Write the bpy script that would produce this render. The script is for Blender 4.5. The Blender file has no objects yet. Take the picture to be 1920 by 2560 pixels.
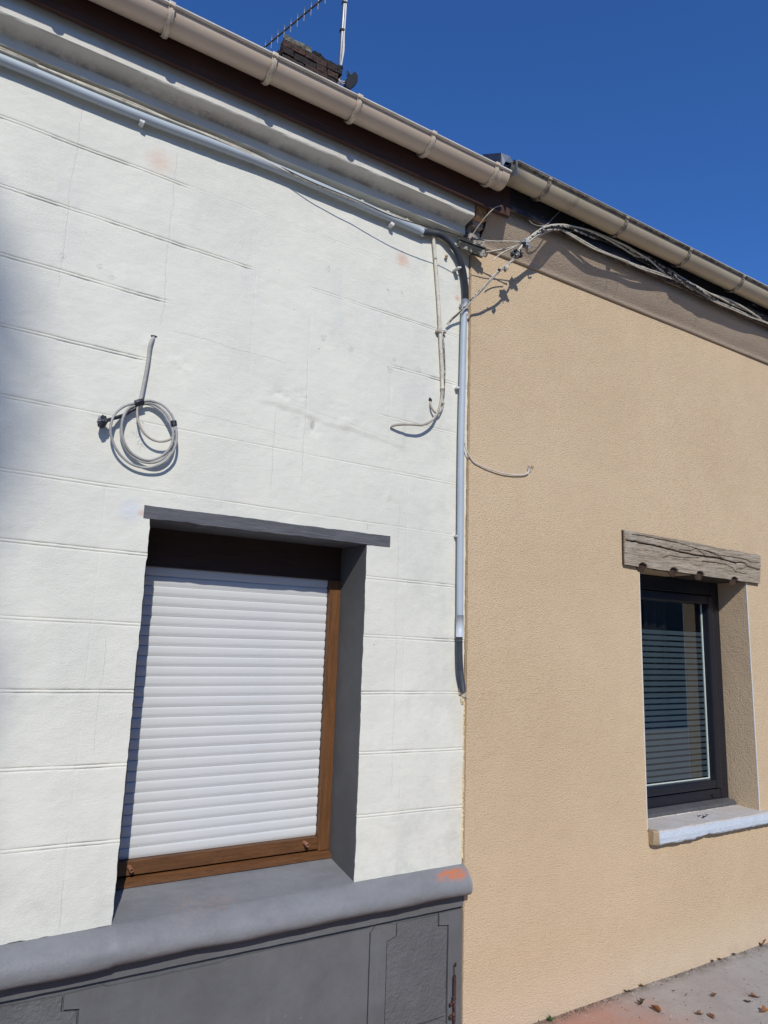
import bpy, math, random
import numpy as np
from mathutils import Vector, Matrix

# ---------------------------------------------------------------- camera, world, sun
S = bpy.context.scene
COL = S.collection
F_PX = 1740.0
YAW, PIT, ROL = [math.radians(a) for a in (31.3, 10.3, 1.92)]
CAM = np.array([0.0, -2.5, 1.612])
_c, _s = math.cos(YAW), math.sin(YAW)
FW = np.array([_s * math.cos(PIT), _c * math.cos(PIT), math.sin(PIT)])
_r = np.array([_c, -_s, 0.0]); _u = np.cross(_r, FW)
RT = _r * math.cos(ROL) + _u * math.sin(ROL)
UP = np.cross(RT, FW)
cd = bpy.data.cameras.new('camera')
cd.sensor_fit = 'HORIZONTAL'; cd.sensor_width = 36.0
cd.lens = 36.0 * F_PX / 1920.0
cd.clip_start = 0.05; cd.clip_end = 3000
cam = bpy.data.objects.new('camera', cd); COL.objects.link(cam)
M = Matrix(((RT[0], UP[0], -FW[0], CAM[0]), (RT[1], UP[1], -FW[1], CAM[1]), (RT[2], UP[2], -FW[2], CAM[2]), (0, 0, 0, 1)))
cam.matrix_world = M
S.camera = cam

SUNV = Vector((-0.38, -1.0, 0.85)).normalized()
EL = math.asin(SUNV.z)
w = bpy.data.worlds.new('World'); S.world = w; w.use_nodes = True
wn = w.node_tree; wn.nodes.clear()
sky = wn.nodes.new('ShaderNodeTexSky'); sky.sky_type = 'NISHITA'
sky.sun_disc = False; sky.sun_elevation = EL
sky.sun_rotation = math.atan2(SUNV.x, SUNV.y)
sky.altitude = 0; sky.air_density = 1.0; sky.dust_density = 0.15; sky.ozone_density = 3.0
bg = wn.nodes.new('ShaderNodeBackground'); bg.inputs['Strength'].default_value = 0.09
wo = wn.nodes.new('ShaderNodeOutputWorld')
tint = wn.nodes.new('ShaderNodeMix'); tint.data_type = 'RGBA'; tint.blend_type = 'MULTIPLY'; tint.inputs[0].default_value = 1.0
tint.inputs[7].default_value = (0.48, 0.94, 1.62, 1)
wn.links.new(sky.outputs[0], tint.inputs[6]); wn.links.new(tint.outputs[2], bg.inputs[0]); wn.links.new(bg.outputs[0], wo.inputs[0])
sl = bpy.data.lights.new('sun', 'SUN'); sl.energy = 3.7; sl.angle = math.radians(0.53); sl.color = (1.0, 0.955, 0.88)
so = bpy.data.objects.new('sun', sl); COL.objects.link(so)
so.rotation_euler = SUNV.to_track_quat('Z', 'Y').to_euler(); so.location = (-4, -10, 9)
S.view_settings.view_transform = 'Standard'; S.view_settings.look = 'None'
S.view_settings.exposure = 0.0; S.view_settings.gamma = 1.0

# ---------------------------------------------------------------- helpers
rng = random.Random(7)
def ray(u, v): return RT * (u - 960) - UP * (v - 1280) + FW * F_PX
def at(u, v, y=0.0):
    d = ray(u, v); return CAM + d * ((y - CAM[1]) / d[1])
def atx(u, v, X):
    d = ray(u, v); return CAM + d * ((X - CAM[0]) / d[0])
def atz(u, v, Z=0.0):
    d = ray(u, v); return CAM + d * ((Z - CAM[2]) / d[2])
def crop(ox, oy, s): return lambda x, y: (ox + x / s, oy + y / s)

def mkmesh(name, verts, faces, mat=None, smooth=False):
    me = bpy.data.meshes.new(name)
    me.from_pydata([tuple(map(float, v)) for v in verts], [], faces)
    if mat: me.materials.append(mat)
    if smooth: me.polygons.foreach_set('use_smooth', [True] * len(me.polygons))
    me.update(); return me
def link(name, me, parent=None, label=None):
    o = bpy.data.objects.new(name, me); COL.objects.link(o)
    if parent is not None:
        o.parent = parent
        o.matrix_parent_inverse = Matrix.Translation(-WL[parent.name])
    WL[o.name] = Vector((0, 0, 0))
    if label: o['label'] = label
    return o
WL = {}
def obj(name, vf, mat, parent=None, smooth=False, label=None):
    return link(name, mkmesh(name, vf[0], vf[1], mat, smooth), parent, label)
def thing(name, label, cat, loc=(0, 0, 0), group=None):
    o = bpy.data.objects.new(name, None); COL.objects.link(o)
    o.location = loc; o.empty_display_size = 0.1
    WL[o.name] = Vector(loc)
    o['label'] = label; o['category'] = cat
    if group: o['group'] = group
    return o
def tag(o, label, cat, group=None, kind=None):
    if label: o['label'] = label
    if cat: o['category'] = cat
    if group: o['group'] = group
    if kind: o['kind'] = kind
    return o
def join(*vfs):
    V, Fc = [], []
    for v, f in vfs:
        n = len(V); V += list(v); Fc += [tuple(i + n for i in q) for q in f]
    return V, Fc
def box(x0, x1, y0, y1, z0, z1, b=0.0):
    if b <= 0:
        v = [(x, y, z) for x in (x0, x1) for y in (y0, y1) for z in (z0, z1)]
        f = [(0, 1, 3, 2), (4, 6, 7, 5), (0, 4, 5, 1), (2, 3, 7, 6), (0, 2, 6, 4), (1, 5, 7, 3)]
        return v, f
    import bmesh
    v, f = box(x0, x1, y0, y1, z0, z1)
    bm = bmesh.new(); bv = [bm.verts.new(p) for p in v]
    for q in f: bm.faces.new([bv[i] for i in q])
    bmesh.ops.bevel(bm, geom=list(bm.edges), offset=b, segments=2, affect='EDGES', profile=0.6)
    bm.verts.index_update()
    V = [tuple(p.co) for p in bm.verts]; Fc = [tuple(p.index for p in q.verts) for q in bm.faces]
    bm.free(); return V, Fc
def extr_x(prof, xs, closed=True, disp=None, caps=True):
    """profile of (y,z) carried along the x values"""
    V, Fc = [], []; n = len(prof)
    for x in xs:
        for k, (y, z) in enumerate(prof):
            p = (x, y, z)
            if disp: p = disp(x, y, z, k)
            V.append(p)
    m = n if closed else n - 1
    for i in range(len(xs) - 1):
        for k in range(m):
            a = i * n + k; b_ = i * n + (k + 1) % n
            Fc.append((a, b_, b_ + n, a + n))
    if closed and caps:
        Fc.append(tuple(range(n))); Fc.append(tuple((len(xs) - 1) * n + k for k in reversed(range(n))))
    return V, Fc
def prism_y(poly, y0, y1):
    """polygon of (x,z), front at y0, back at y1"""
    n = len(poly)
    V = [(x, y0, z) for x, z in poly] + [(x, y1, z) for x, z in poly]
    Fc = [tuple(range(n)), tuple(range(2 * n - 1, n - 1, -1))]
    for k in range(n): Fc.append((k, k + n, (k + 1) % n + n, (k + 1) % n))
    return V, Fc
def catmull(P, step=0.01):
    P = [np.array(p, float) for p in P]
    if len(P) == 2: 
        n = max(2, int(np.linalg.norm(P[1] - P[0]) / step)); return [P[0] + (P[1] - P[0]) * t for t in np.linspace(0, 1, n)]
    Q = [2 * P[0] - P[1]] + P + [2 * P[-1] - P[-2]]; out = []
    for i in range(1, len(Q) - 2):
        a, b, c, d = Q[i - 1:i + 3]; n = max(2, int(np.linalg.norm(c - b) / step))
        for t in np.linspace(0, 1, n, endpoint=False):
            out.append(0.5 * ((2 * b) + (-a + c) * t + (2 * a - 5 * b + 4 * c - d) * t * t + (-a + 3 * b - 3 * c + d) * t ** 3))
    out.append(P[-1]); return out
def tube(P, r, n=10, step=0.01, rfun=None, smoothpath=True, caps=True):
    pts = catmull(P, step) if smoothpath else [np.array(p, float) for p in P]
    V, Fc = [], []; T = []
    for i in range(len(pts)):
        a = pts[max(0, i - 1)]; b = pts[min(len(pts) - 1, i + 1)]; t = b - a; T.append(t / (np.linalg.norm(t) + 1e-12))
    nrm = np.cross(T[0], [0.13, 0.9, 0.31]); nrm /= np.linalg.norm(nrm)
    for i, p in enumerate(pts):
        t = T[i]; nrm = nrm - t * (nrm @ t); nrm /= np.linalg.norm(nrm); bn = np.cross(t, nrm)
        rr = r if rfun is None else rfun(i, len(pts)) * r
        for k in range(n):
            a = 2 * math.pi * k / n; V.append(p + (nrm * math.cos(a) + bn * math.sin(a)) * rr)
    for i in range(len(pts) - 1):
        for k in range(n):
            a = i * n + k; b = i * n + (k + 1) % n; Fc.append((a, b, b + n, a + n))
    if caps:
        Fc.append(tuple(range(n))); Fc.append(tuple((len(pts) - 1) * n + k for k in reversed(range(n))))
    return V, Fc
def blob(c, r, seed=0, amp=0.35, seg=10, ring=8, sq=(1, 1, 1)):
    R = random.Random(seed); V = []; Fc = []
    ph = [R.uniform(0, 6.3) for _ in range(6)]
    for i in range(ring + 1):
        th = math.pi * i / ring
        for k in range(seg):
            a = 2 * math.pi * k / seg
            q = 1 + amp * (0.5 * math.sin(3 * a + ph[0] + 2 * th) + 0.3 * math.sin(5 * th + ph[1] + a) + R.uniform(-.35, .35))
            if i in (0, ring): q = 1
            V.append((c[0] + r * sq[0] * q * math.sin(th) * math.cos(a), c[1] + r * sq[1] * q * math.sin(th) * math.sin(a), c[2] + r * sq[2] * q * math.cos(th)))
    for i in range(ring):
        for k in range(seg):
            a = i * seg + k; b = i * seg + (k + 1) % seg; Fc.append((a, b, b + seg, a + seg))
    return V, Fc

# numpy value noise
_NR = np.random.RandomState(3).rand(256, 256)
def vnoise(x, y):
    x = np.asarray(x, float); y = np.asarray(y, float)
    xi = np.floor(x).astype(int); yi = np.floor(y).astype(int); fx = x - xi; fy = y - yi
    fx = fx * fx * (3 - 2 * fx); fy = fy * fy * (3 - 2 * fy)
    g = lambda a, b: _NR[a % 256, b % 256]
    return (g(xi, yi) * (1 - fx) + g(xi + 1, yi) * fx) * (1 - fy) + (g(xi, yi + 1) * (1 - fx) + g(xi + 1, yi + 1) * fx) * fy - 0.5
def fbm(x, y, o=4):
    s = 0; a = 1.0
    for i in range(o): s = s + a * vnoise(x * 2 ** i + 17 * i, y * 2 ** i + 31 * i); a *= 0.5
    return s

# ---------------------------------------------------------------- materials
class NT:
    def __init__(self, name):
        self.m = bpy.data.materials.new(name); self.m.use_nodes = True
        self.t = self.m.node_tree; self.t.nodes.clear()
        self.out = self.t.nodes.new('ShaderNodeOutputMaterial')
        self.b = self.t.nodes.new('ShaderNodeBsdfPrincipled')
        self.t.links.new(self.b.outputs[0], self.out.inputs[0])
        self.tc = self.t.nodes.new('ShaderNodeTexCoord')
        self.co = self.tc.outputs['Object']
    def n(self, ty, **kw):
        x = self.t.nodes.new(ty)
        for k, v in kw.items(): setattr(x, k, v)
        return x
    def l(self, a, b): self.t.links.new(a, b)
    def val(self, sock, v):
        if isinstance(v, (int, float)): sock.default_value = v
        elif isinstance(v, (tuple, list)): sock.default_value = tuple(v) + ((1,) if len(v) == 3 and len(sock.default_value) == 4 else ())
        else: self.l(v, sock)
    def math(self, op, a, b=0.0, c=0.0, clamp=False):
        x = self.n('ShaderNodeMath', operation=op, use_clamp=clamp)
        self.val(x.inputs[0], a); self.val(x.inputs[1], b); self.val(x.inputs[2], c); return x.outputs[0]
    def noise(self, scale, detail=4, rough=0.55, vec=None, dist=0.0, stretch=None):
        v = vec or self.co
        if stretch:
            mp = self.n('ShaderNodeMapping'); self.l(v, mp.inputs[0]); mp.inputs['Scale'].default_value = stretch; v = mp.outputs[0]
        x = self.n('ShaderNodeTexNoise'); self.l(v, x.inputs['Vector'])
        x.inputs['Scale'].default_value = scale; x.inputs['Detail'].default_value = detail
        x.inputs['Roughness'].default_value = rough; x.inputs['Distortion'].default_value = dist
        return x.outputs[0]
    def ramp(self, f, a, b, lo=0.0, hi=1.0):
        x = self.n('ShaderNodeMapRange', interpolation_type='SMOOTHSTEP'); self.val(x.inputs[0], f)
        for i, q in zip((1, 2, 3, 4), (a, b, lo, hi)): x.inputs[i].default_value = q
        return x.outputs[0]
    def mix(self, f, a, b):
        x = self.n('ShaderNodeMix', data_type='RGBA'); self.val(x.inputs[0], f); self.val(x.inputs[6], a); self.val(x.inputs[7], b); return x.outputs[2]
    def bump(self, h, strength=0.3, dist=0.002, prev=None):
        x = self.n('ShaderNodeBump'); x.inputs['Strength'].default_value = strength; x.inputs['Distance'].default_value = dist
        self.l(h, x.inputs['Height'])
        if prev: self.l(prev, x.inputs['Normal'])
        return x.outputs[0]
    def sep(self):
        x = self.n('ShaderNodeSeparateXYZ'); self.l(self.co, x.inputs[0]); return x.outputs
    def done(self, col, rough=0.6, normal=None, metal=0.0, spec=0.4):
        self.val(self.b.inputs['Base Color'], col); self.val(self.b.inputs['Roughness'], rough)
        self.b.inputs['Metallic'].default_value = metal; self.b.inputs['Specular IOR Level'].default_value = spec
        if normal: self.l(normal, self.b.inputs['Normal'])
        return self.m
    def spot(self, p, r, nz=0.5, soft=0.9, st=None):
        """noisy blob mask around world point p"""
        x = self.n('ShaderNodeVectorMath', operation='DISTANCE'); src = self.co; pp = tuple(map(float, p))
        if st:
            mp = self.n('ShaderNodeMapping'); self.l(src, mp.inputs[0]); mp.inputs['Scale'].default_value = st; src = mp.outputs[0]; pp = tuple(a * b for a, b in zip(pp, st))
        self.l(src, x.inputs[0]); x.inputs[1].default_value = pp
        d = self.math('DIVIDE', x.outputs['Value'], r)
        d = self.math('ADD', d, self.math('MULTIPLY', self.math('SUBTRACT', self.noise(45, 5, 0.7), 0.5), nz * 2))
        return self.ramp(d, 1.0, 1.0 - soft, 0, 1)

def simple(name, col, rough=0.6, var=0.15, vscale=12, bs=0.15, bscale=150, bd=0.001, metal=0.0, spec=0.4, dirt=None, dirts=(8, .55, .75), stretch=None):
    t = NT(name)
    nz = t.noise(vscale, 5, 0.6, stretch=stretch)
    c2 = tuple(min(1, c * (1 - var)) for c in col); c1 = tuple(min(1, c * (1 + var)) for c in col)
    c = t.mix(t.ramp(nz, 0.3, 0.7), c2, c1)
    if dirt: c = t.mix(t.ramp(t.noise(dirts[0], 7, 0.75), dirts[1], dirts[2]), c, dirt)
    nb = t.bump(t.noise(bscale, 4, 0.6, stretch=stretch), bs, bd)
    return t.done(c, rough, nb, metal, spec)

MAT = {}
def white_paint():
    t = NT('off_white_masonry_paint')
    X, Y, Z = t.sep()
    base = t.mix(t.ramp(t.noise(2.2, 6, 0.65), 0.33, 0.67), (0.655, 0.650, 0.572), (0.712, 0.702, 0.612))
    # long smudges and rain streaks
    st = t.ramp(t.noise(3.0, 6, 0.7, stretch=(2.2, 1, 0.6)), 0.53, 0.74, 0, 0.26)
    base = t.mix(st, base, (0.50, 0.53, 0.52))
    st = t.ramp(t.noise(6.5, 6, 0.75, stretch=(1, 1, 1.7)), 0.60, 0.75, 0, 0.16)
    base = t.mix(st, base, (0.62, 0.56, 0.44))
    base = t.mix(t.ramp(t.noise(17, 8, 0.8, stretch=(1, 1, 1.4)), 0.60, 0.74, 0, 0.20), base, (0.45, 0.44, 0.40))
    base = t.mix(t.math('MULTIPLY', t.ramp(Z, 1.05, .69), t.ramp(t.noise(8, 6, .75), .42, .66, 0, .30)), base, (.46, .46, .43))
    # specks
    vo = t.n('ShaderNodeTexVoronoi'); vo.inputs['Scale'].default_value = 9.0; vo.inputs['Randomness'].default_value = 1.0; t.l(t.co, vo.inputs['Vector'])
    sp = t.ramp(vo.outputs['Distance'], 0.030, 0.016, 0, 0.65)
    sp = t.math('MULTIPLY', sp, t.ramp(t.noise(1.9, 2, 0.5), 0.47, 0.53))
    base = t.mix(sp, base, (0.10, 0.09, 0.08))
    # grey tool scuffs on a row of places
    sc = None
    for (u, v, r) in ((975, 924, .022), (1003, 919, .012), (1046, 926, .022), (986, 899, .015), (820, 670, .02), (878, 873, .02), (810, 846, .02), (346, 1085, .03), (352, 1112, .02), (349, 1060, .02), (1005, 735, .014), (970, 725, .012), (158, 640, .016), (250, 666, .016), (279, 694, .014)):
        p = at(u, v); m = t.spot(p, r, 0.9, 0.55); sc = m if sc is None else t.math('MAXIMUM', sc, m)
    fine = t.ramp(t.noise(240, 4, 0.8, stretch=(1, 1, 0.5)), 0.5, 0.58)
    base = t.mix(t.math('MULTIPLY', t.math('MULTIPLY', sc, fine), 0.55), base, (0.17, 0.17, 0.17))
    # rusty, pinkish patches
    for (u, v, r, a) in ((398, 404, .075, .30), (1007, 650, .055, .5), (1144, 745, .022, .6), (352, 1283, .02, .45)):
        base = t.mix(t.math('MULTIPLY', t.spot(at(u, v), r, 0.35, 0.95), a), base, (0.60, 0.27, 0.16))
    base = t.mix(t.math('MULTIPLY', t.spot(at(325, 1275), .06, 0.35, 0.95), .35), base, (0.50, 0.56, 0.70))
    # yellowed, grubby edge beside the party line
    ed = t.math('MULTIPLY', t.ramp(X, 1.86, 1.962, 0, 1), t.ramp(t.noise(7, 5, 0.7), 0.35, 0.7, 0.0, 0.65))
    base = t.mix(ed, base, (0.66, 0.58, 0.42))
    gr = t.math('MULTIPLY', t.ramp(X, 1.5, 1.7, 0, 1), t.ramp(t.noise(4, 6, 0.75), 0.46, 0.62, 0.0, 0.25))
    base = t.mix(gr, base, (0.47, 0.49, 0.45))
    # hairline cracks: wandering lines with a start and an end
    def crack(z0, slope, x0, x1, amp, sc, wd, seed, vert=False):
        A, B = (Z, X) if vert else (X, Z)
        cx = t.n('ShaderNodeCombineXYZ'); t.l(A, cx.inputs[0]); cx.inputs[1].default_value = seed
        nn = t.noise(sc, 6, 0.75, vec=cx.outputs[0])
        zz = t.math('ADD', t.math('MULTIPLY', A, slope), t.math('MULTIPLY_ADD', nn, amp, z0 - amp / 2))
        d = t.math('ABSOLUTE', t.math('SUBTRACT', B, zz))
        m = t.ramp(d, wd, wd * 0.3)
        m = t.math('MULTIPLY', m, t.ramp(A, x0, x0 + .03)); m = t.math('MULTIPLY', m, t.ramp(A, x1, x1 - .03))
        return t.math('MULTIPLY', m, t.ramp(nn, 0.25, 0.6, 0.45, 1.0))
    cr = None
    for a in ((2.735, -0.04, .56, 1.05, .05, 4, .0016, 3.1), (2.45, -.05, .60, 1.13, .05, 4, .0017, 9.3), (2.66, -.12, 1.05, 1.55, .03, 5, .0012, 5.2),
              (.18, 0, 2.75, 3.5, .05, 4, .0009, 1.4, True), (.53, 0, 2.7, 3.45, .07, 4, .0009, 2.4, True), (1.0, 0, 2.15, 2.5, .03, 5, .0012, 6.4, True),
              (1.13, 0, 2.2, 2.75, .03, 6, .0011, 7.4, True), (1.60, 0, 1.0, 2.2, .06, 4, .0014, 12.4, True), (.45, 0, 1.2, 1.6, .05, 4, .0008, 14.4, True), (.40, 0, .69, .85, .04, 8, .0008, 18.4, True)):
        m = crack(*a); cr = m if cr is None else t.math('MAXIMUM', cr, m)
    base = t.mix(t.math('MULTIPLY', cr, 0.19), base, (0.20, 0.20, 0.19))
    # trowel grain: coarse areas and smooth areas
    area = t.ramp(t.noise(1.6, 3, 0.6), 0.4, 0.62, 0.35, 1.0)
    h1 = t.math('MULTIPLY', t.noise(190, 4, 0.7), 1.5); h2 = t.noise(34, 5, 0.6, stretch=(0.7, 1, 1.3)); h3 = t.noise(9, 4, 0.6)
    h = t.math('ADD', t.math('MULTIPLY', h1, area), t.math('ADD', t.math('MULTIPLY', h2, 1.25), t.math('MULTIPLY', h3, 1.6)))
    # grime settled in the scored lines
    gm = t.math('MULTIPLY', t.ramp(Y, .0026, .0046), t.ramp(t.noise(20, 5, .7), .3, .6, .2, .75))
    base = t.mix(gm, base, (.30, .29, .26))
    h = t.math('SUBTRACT', h, t.math('MULTIPLY', cr, .5))
    return t.done(base, 0.72, t.bump(h, 0.75, 0.0018), 0, 0.3)
MAT['white'] = white_paint()

def cornice_paint():
    t = NT('weathered_cream_cornice_paint')
    c = t.mix(t.ramp(t.noise(3, 5, .6), .35, .65), (.60, .58, .51), (.67, .65, .57))
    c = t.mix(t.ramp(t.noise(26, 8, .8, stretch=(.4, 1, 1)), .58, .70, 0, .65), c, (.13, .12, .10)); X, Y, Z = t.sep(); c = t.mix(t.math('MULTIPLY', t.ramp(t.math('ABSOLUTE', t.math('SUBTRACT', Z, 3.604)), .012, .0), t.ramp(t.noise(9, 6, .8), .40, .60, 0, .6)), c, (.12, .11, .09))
    c = t.mix(t.ramp(t.noise(5, 6, .7), .58, .75, 0, .35), c, (.38, .34, .26))
    return t.done(c, .7, t.bump(t.noise(60, 6, .65), .5, .002), 0, .3)
MAT['cornice'] = cornice_paint()

def tan_render(name='tan_scraped_render', ca=(0.578, 0.440, 0.282), cb=(0.630, 0.487, 0.318), bs=.8):
    t = NT(name); X, Y, Z = t.sep()
    c = t.mix(t.ramp(t.noise(1.1, 5, 0.6), 0.3, 0.7), ca, cb)
    c = t.mix(t.ramp(t.noise(4.5, 6, 0.7), 0.42, 0.68, 0, .22), c, (0.55, 0.395, 0.26))
    g = t.noise(152, 2, 0.6, dist=.1)
    area = t.ramp(t.noise(2.3, 4, .6), .35, .65, .80, 1.0)
    pit = t.math('MULTIPLY', t.ramp(g, 0.46, 0.34), area)
    c = t.mix(t.math('MULTIPLY', pit, 0.36), c, (0.33, 0.20, 0.11)); g2 = t.noise(250, 3, .7); c = t.mix(t.ramp(g2, .44, .32, 0, .45), c, (.34, .22, .12)); c = t.mix(t.ramp(g2, .58, .70, 0, .45), c, (.72, .57, .38))
    # thin greyish rain streaks and scuffs
    c = t.mix(t.ramp(t.noise(5.5, 7, .75, stretch=(2.6, 1, .25)), .58, .76, 0, .20), c, (.40, .33, .26))
    c = t.mix(t.ramp(t.noise(26, 7, .8, stretch=(1.6, 1, .7)), .66, .72, 0, .22), c, (.36, .28, .20))
    c = t.mix(t.ramp(Z, .30, .02, 0, .45), c, (.66, .55, .42))
    c = t.mix(t.math('MULTIPLY', t.ramp(Z, .10, .0), t.ramp(t.noise(14, 6, .8), .50, .66, 0, .35)), c, (.40, .33, .25))
    for (u, v, r) in ((1177, 1996, .006), (1478, 2426, .010), (1326, 1170, .02)):
        c = t.mix(t.math('MULTIPLY', t.spot(at(u, v), r, .5, .5), .7), c, (.12, .10, .08))
    h = t.math('ADD', t.math('MULTIPLY', g, 4.0), t.math('MULTIPLY', t.noise(240, 3, .7), 1.4))
    h = t.math('ADD', h, t.math('MULTIPLY', t.noise(6, 4, .6), 4.0))
    h = t.math('ADD', h, t.math('MULTIPLY', t.noise(24, 3, .6, stretch=(1, 1, .6)), 1.2))
    return t.done(c, 0.85, t.bump(h, bs, 0.0018), 0, 0.2)
MAT['tan'] = tan_render()
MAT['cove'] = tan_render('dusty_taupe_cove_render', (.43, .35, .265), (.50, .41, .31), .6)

def plinth_paint():
    t = NT('grey_plinth_paint')
    c = t.mix(t.ramp(t.noise(3.0, 6, .65), .3, .7), (.104, .107, .112), (.138, .142, .148))
    c = t.mix(t.ramp(t.noise(6, 6, .8, stretch=(2.0, 1, .35)), .56, .74, 0, .3), c, (.19, .20, .215))
    c = t.mix(t.ramp(t.noise(5, 5, .7), .60, .72, 0, .3), c, (.085, .09, .10))
    vo = t.n('ShaderNodeTexVoronoi'); vo.inputs['Scale'].default_value = 11.0; t.l(t.co, vo.inputs['Vector'])
    c = t.mix(t.math('MULTIPLY', t.ramp(vo.outputs['Distance'], .03, .015, 0, .8), t.ramp(t.noise(2.1, 2, .5), .5, .54)), c, (.03, .03, .03))
    vo = t.n('ShaderNodeTexVoronoi'); vo.inputs['Scale'].default_value = 17.0; t.l(t.co, vo.inputs['Vector'])
    c = t.mix(t.math('MULTIPLY', t.ramp(vo.outputs['Distance'], .03, .015, 0, .7), t.ramp(t.noise(2.7, 2, .5), .5, .54)), c, (.5, .5, .5))
    h = t.math('ADD', t.math('MULTIPLY', t.noise(130, 4, .65), 0.7), t.math('MULTIPLY', t.noise(22, 5, .6), 2.2))
    return t, c, h
t, c, h = plinth_paint(); MAT['grey'] = t.done(c, .62, t.bump(h, .55, .0016), 0, .35)
t, c, h = plinth_paint()
c = t.mix(t.ramp(t.noise(5, 6, .75, stretch=(.6, 1, 1)), .30, .7, .30, .62), c, (.27, .278, .29))  # plinth paint lightened, sunlight on the roll and sill put into the colour
for (u, v, r, a) in ((1128, 2186, .040, .95), (1146, 2182, .042, .9), (1105, 2192, .030, .7), (1152, 2214, .02, .5)):
    c = t.mix(t.math('MULTIPLY', t.math('MULTIPLY', t.spot(at(u, v, -.045), r, .75, .8, (.62, 1, 1.25)), t.ramp(t.noise(60, 7, .8, stretch=(.35, 1, 1)), .36, .52)), a), c, (.50, .15, .055))
for (u, v, r, a) in ((480, 2240, .12, .38), (560, 2215, .10, .38), (1150, 2230, .03, .6), (1070, 2210, .06, .3)):
    c = t.mix(t.math('MULTIPLY', t.math('MULTIPLY', t.spot(at(u, v, 0.02), r, .8, .9), t.ramp(t.noise(60, 6, .8), .45, .62)), a), c, (.42, .22, .14))
MAT['sill'] = t.done(c, .55, t.bump(h, .6, .0022), 0, .4)
t, c, h = plinth_paint()
vo = t.n('ShaderNodeTexVoronoi'); vo.inputs['Scale'].default_value = 55; t.l(t.co, vo.inputs['Vector'])
h = t.math('ADD', h, t.math('ADD', t.math('MULTIPLY', t.noise(75, 5, .65), 3.0), t.math('MULTIPLY', t.ramp(vo.outputs['Distance'], .5, .1), .5)))
MAT['grey_rough'] = t.done(c, .6, t.bump(h, .7, .0028), 0, .35)
MAT['reveal_grey'] = simple('grey_reveal_paint', (.100, .099, .098), .75, .12, 5, .35, 90, .0015)

def wood(name, ca, cb, cc=None, rough=.5, sc=6.0, st=(1, 8, 14), bs=.3):
    t = NT(name)
    n1 = t.noise(sc, 7, .65, dist=.8, stretch=st)
    c = t.mix(t.ramp(n1, .32, .68), ca, cb)
    if cc: c = t.mix(t.ramp(t.noise(sc * 5, 6, .7, stretch=st), .52, .66, 0, .7), c, cc)
    return t.done(c, rough, t.bump(n1, bs, .001), 0, .4)
MAT['oak_h'] = wood('oak_frame_grain_along', (.095, .040, .015), (.145, .064, .023), (.045, .018, .007), .48)
MAT['oak_v'] = wood('oak_frame_grain_upright', (.105, .044, .016), (.16, .070, .025), (.048, .02, .008), .48, st=(14, 8, 1))
MAT['oak_shade'] = wood('oak_painted_shade', (.026, .013, .009), (.045, .021, .012), (.016, .009, .006), .6)  # oak darkened: the shade under the lintel is put into its colour
MAT['brown_board'] = wood('red_brown_eaves_board', (.050, .022, .014), (.080, .036, .022), (.025, .012, .009), .7)
MAT['black_board'] = None
def black_board():
    t = NT('black_peeling_eaves_board')
    c = t.mix(t.ramp(t.noise(18, 6, .7, stretch=(.6, 1, 1)), .62, .68), (.018, .018, .022), (.33, .33, .34))
    X, Y, Z = t.sep()
    c = t.mix(t.math('MULTIPLY', t.ramp(Z, 3.745, 3.72), t.ramp(t.noise(30, 6, .8, stretch=(.3, 1, 1)), .40, .60)), c, (.16, .125, .10))
    c = t.mix(t.ramp(X, 2.5, 2.9, 0, .0), c, (.02, .02, .02))
    return t.done(c, .6, t.bump(t.noise(50, 5, .7, stretch=(.3, 1, 1)), .5, .002))
MAT['black_board'] = black_board()
def slat_mat():
    t = NT('pale_grey_aluminium_slat')
    c = t.mix(t.ramp(t.noise(4, 4, .6, stretch=(.6, 1, 3)), .3, .7), (.57, .585, .58), (.62, .63, .62))
    c = t.mix(t.ramp(t.noise(7, 7, .8, stretch=(.5, 1, 2.5)), .58, .75, 0, .22), c, (.34, .35, .36))
    c = t.mix(t.ramp(t.noise(60, 5, .8), .70, .76, 0, .5), c, (.2, .2, .2))
    return t.done(c, .42, t.bump(t.noise(300, 3, .6, stretch=(.1, 1, 1)), .12, .0005), 0, .45)
MAT['slat'] = slat_mat()
MAT['gutter'] = None
def gutter_mat(name, c1, c2, dirty):
    t = NT(name); X, Y, Z = t.sep()
    c = t.mix(t.ramp(t.noise(3, 5, .6), .3, .7), c1, c2)
    c = t.mix(t.ramp(t.noise(9, 7, .75, stretch=(1.5, .6, .6)), .56, .78, 0, dirty), c, (.10, .085, .065))
    vo = t.n('ShaderNodeTexVoronoi'); vo.inputs['Scale'].default_value = 13; t.l(t.co, vo.inputs['Vector'])
    c = t.mix(t.math('MULTIPLY', t.ramp(vo.outputs['Distance'], .05, .02, 0, .8), t.ramp(t.noise(3, 2, .5), .48, .55)), c, (.07, .05, .04))
    return t.done(c, .36, t.bump(t.noise(40, 4, .6), .10, .001), 0, .5)
MAT['gutter1'] = gutter_mat('sand_lacquered_gutter', (.54, .435, .335), (.58, .475, .365), .30)
MAT['gutter2'] = gutter_mat('weathered_sand_gutter', (.42, .355, .25), (.48, .41, .295), .6)
MAT['gutter_rim_dirty'] = simple('grimy_gutter_rim', (.20, .18, .15), .7, .4, 20, .6, 70, .002, dirt=(.03, .028, .025), dirts=(30, .45, .62))
MAT['bracket_dirty'] = simple('grimy_gutter_hook', (.30, .26, .21), .6, .3, 20, .4, 80, .001, dirt=(.04, .035, .03), dirts=(45, .48, .6))
MAT['hook'] = simple('cream_gutter_hook', (.56, .48, .37), .5, .2, 25, .2, 80, .001, dirt=(.20, .15, .10), dirts=(30, .52, .66))
MAT['rim'] = simple('pale_gutter_rim', (.62, .57, .49), .5, .12, 10, .1, 60, .001)
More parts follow.
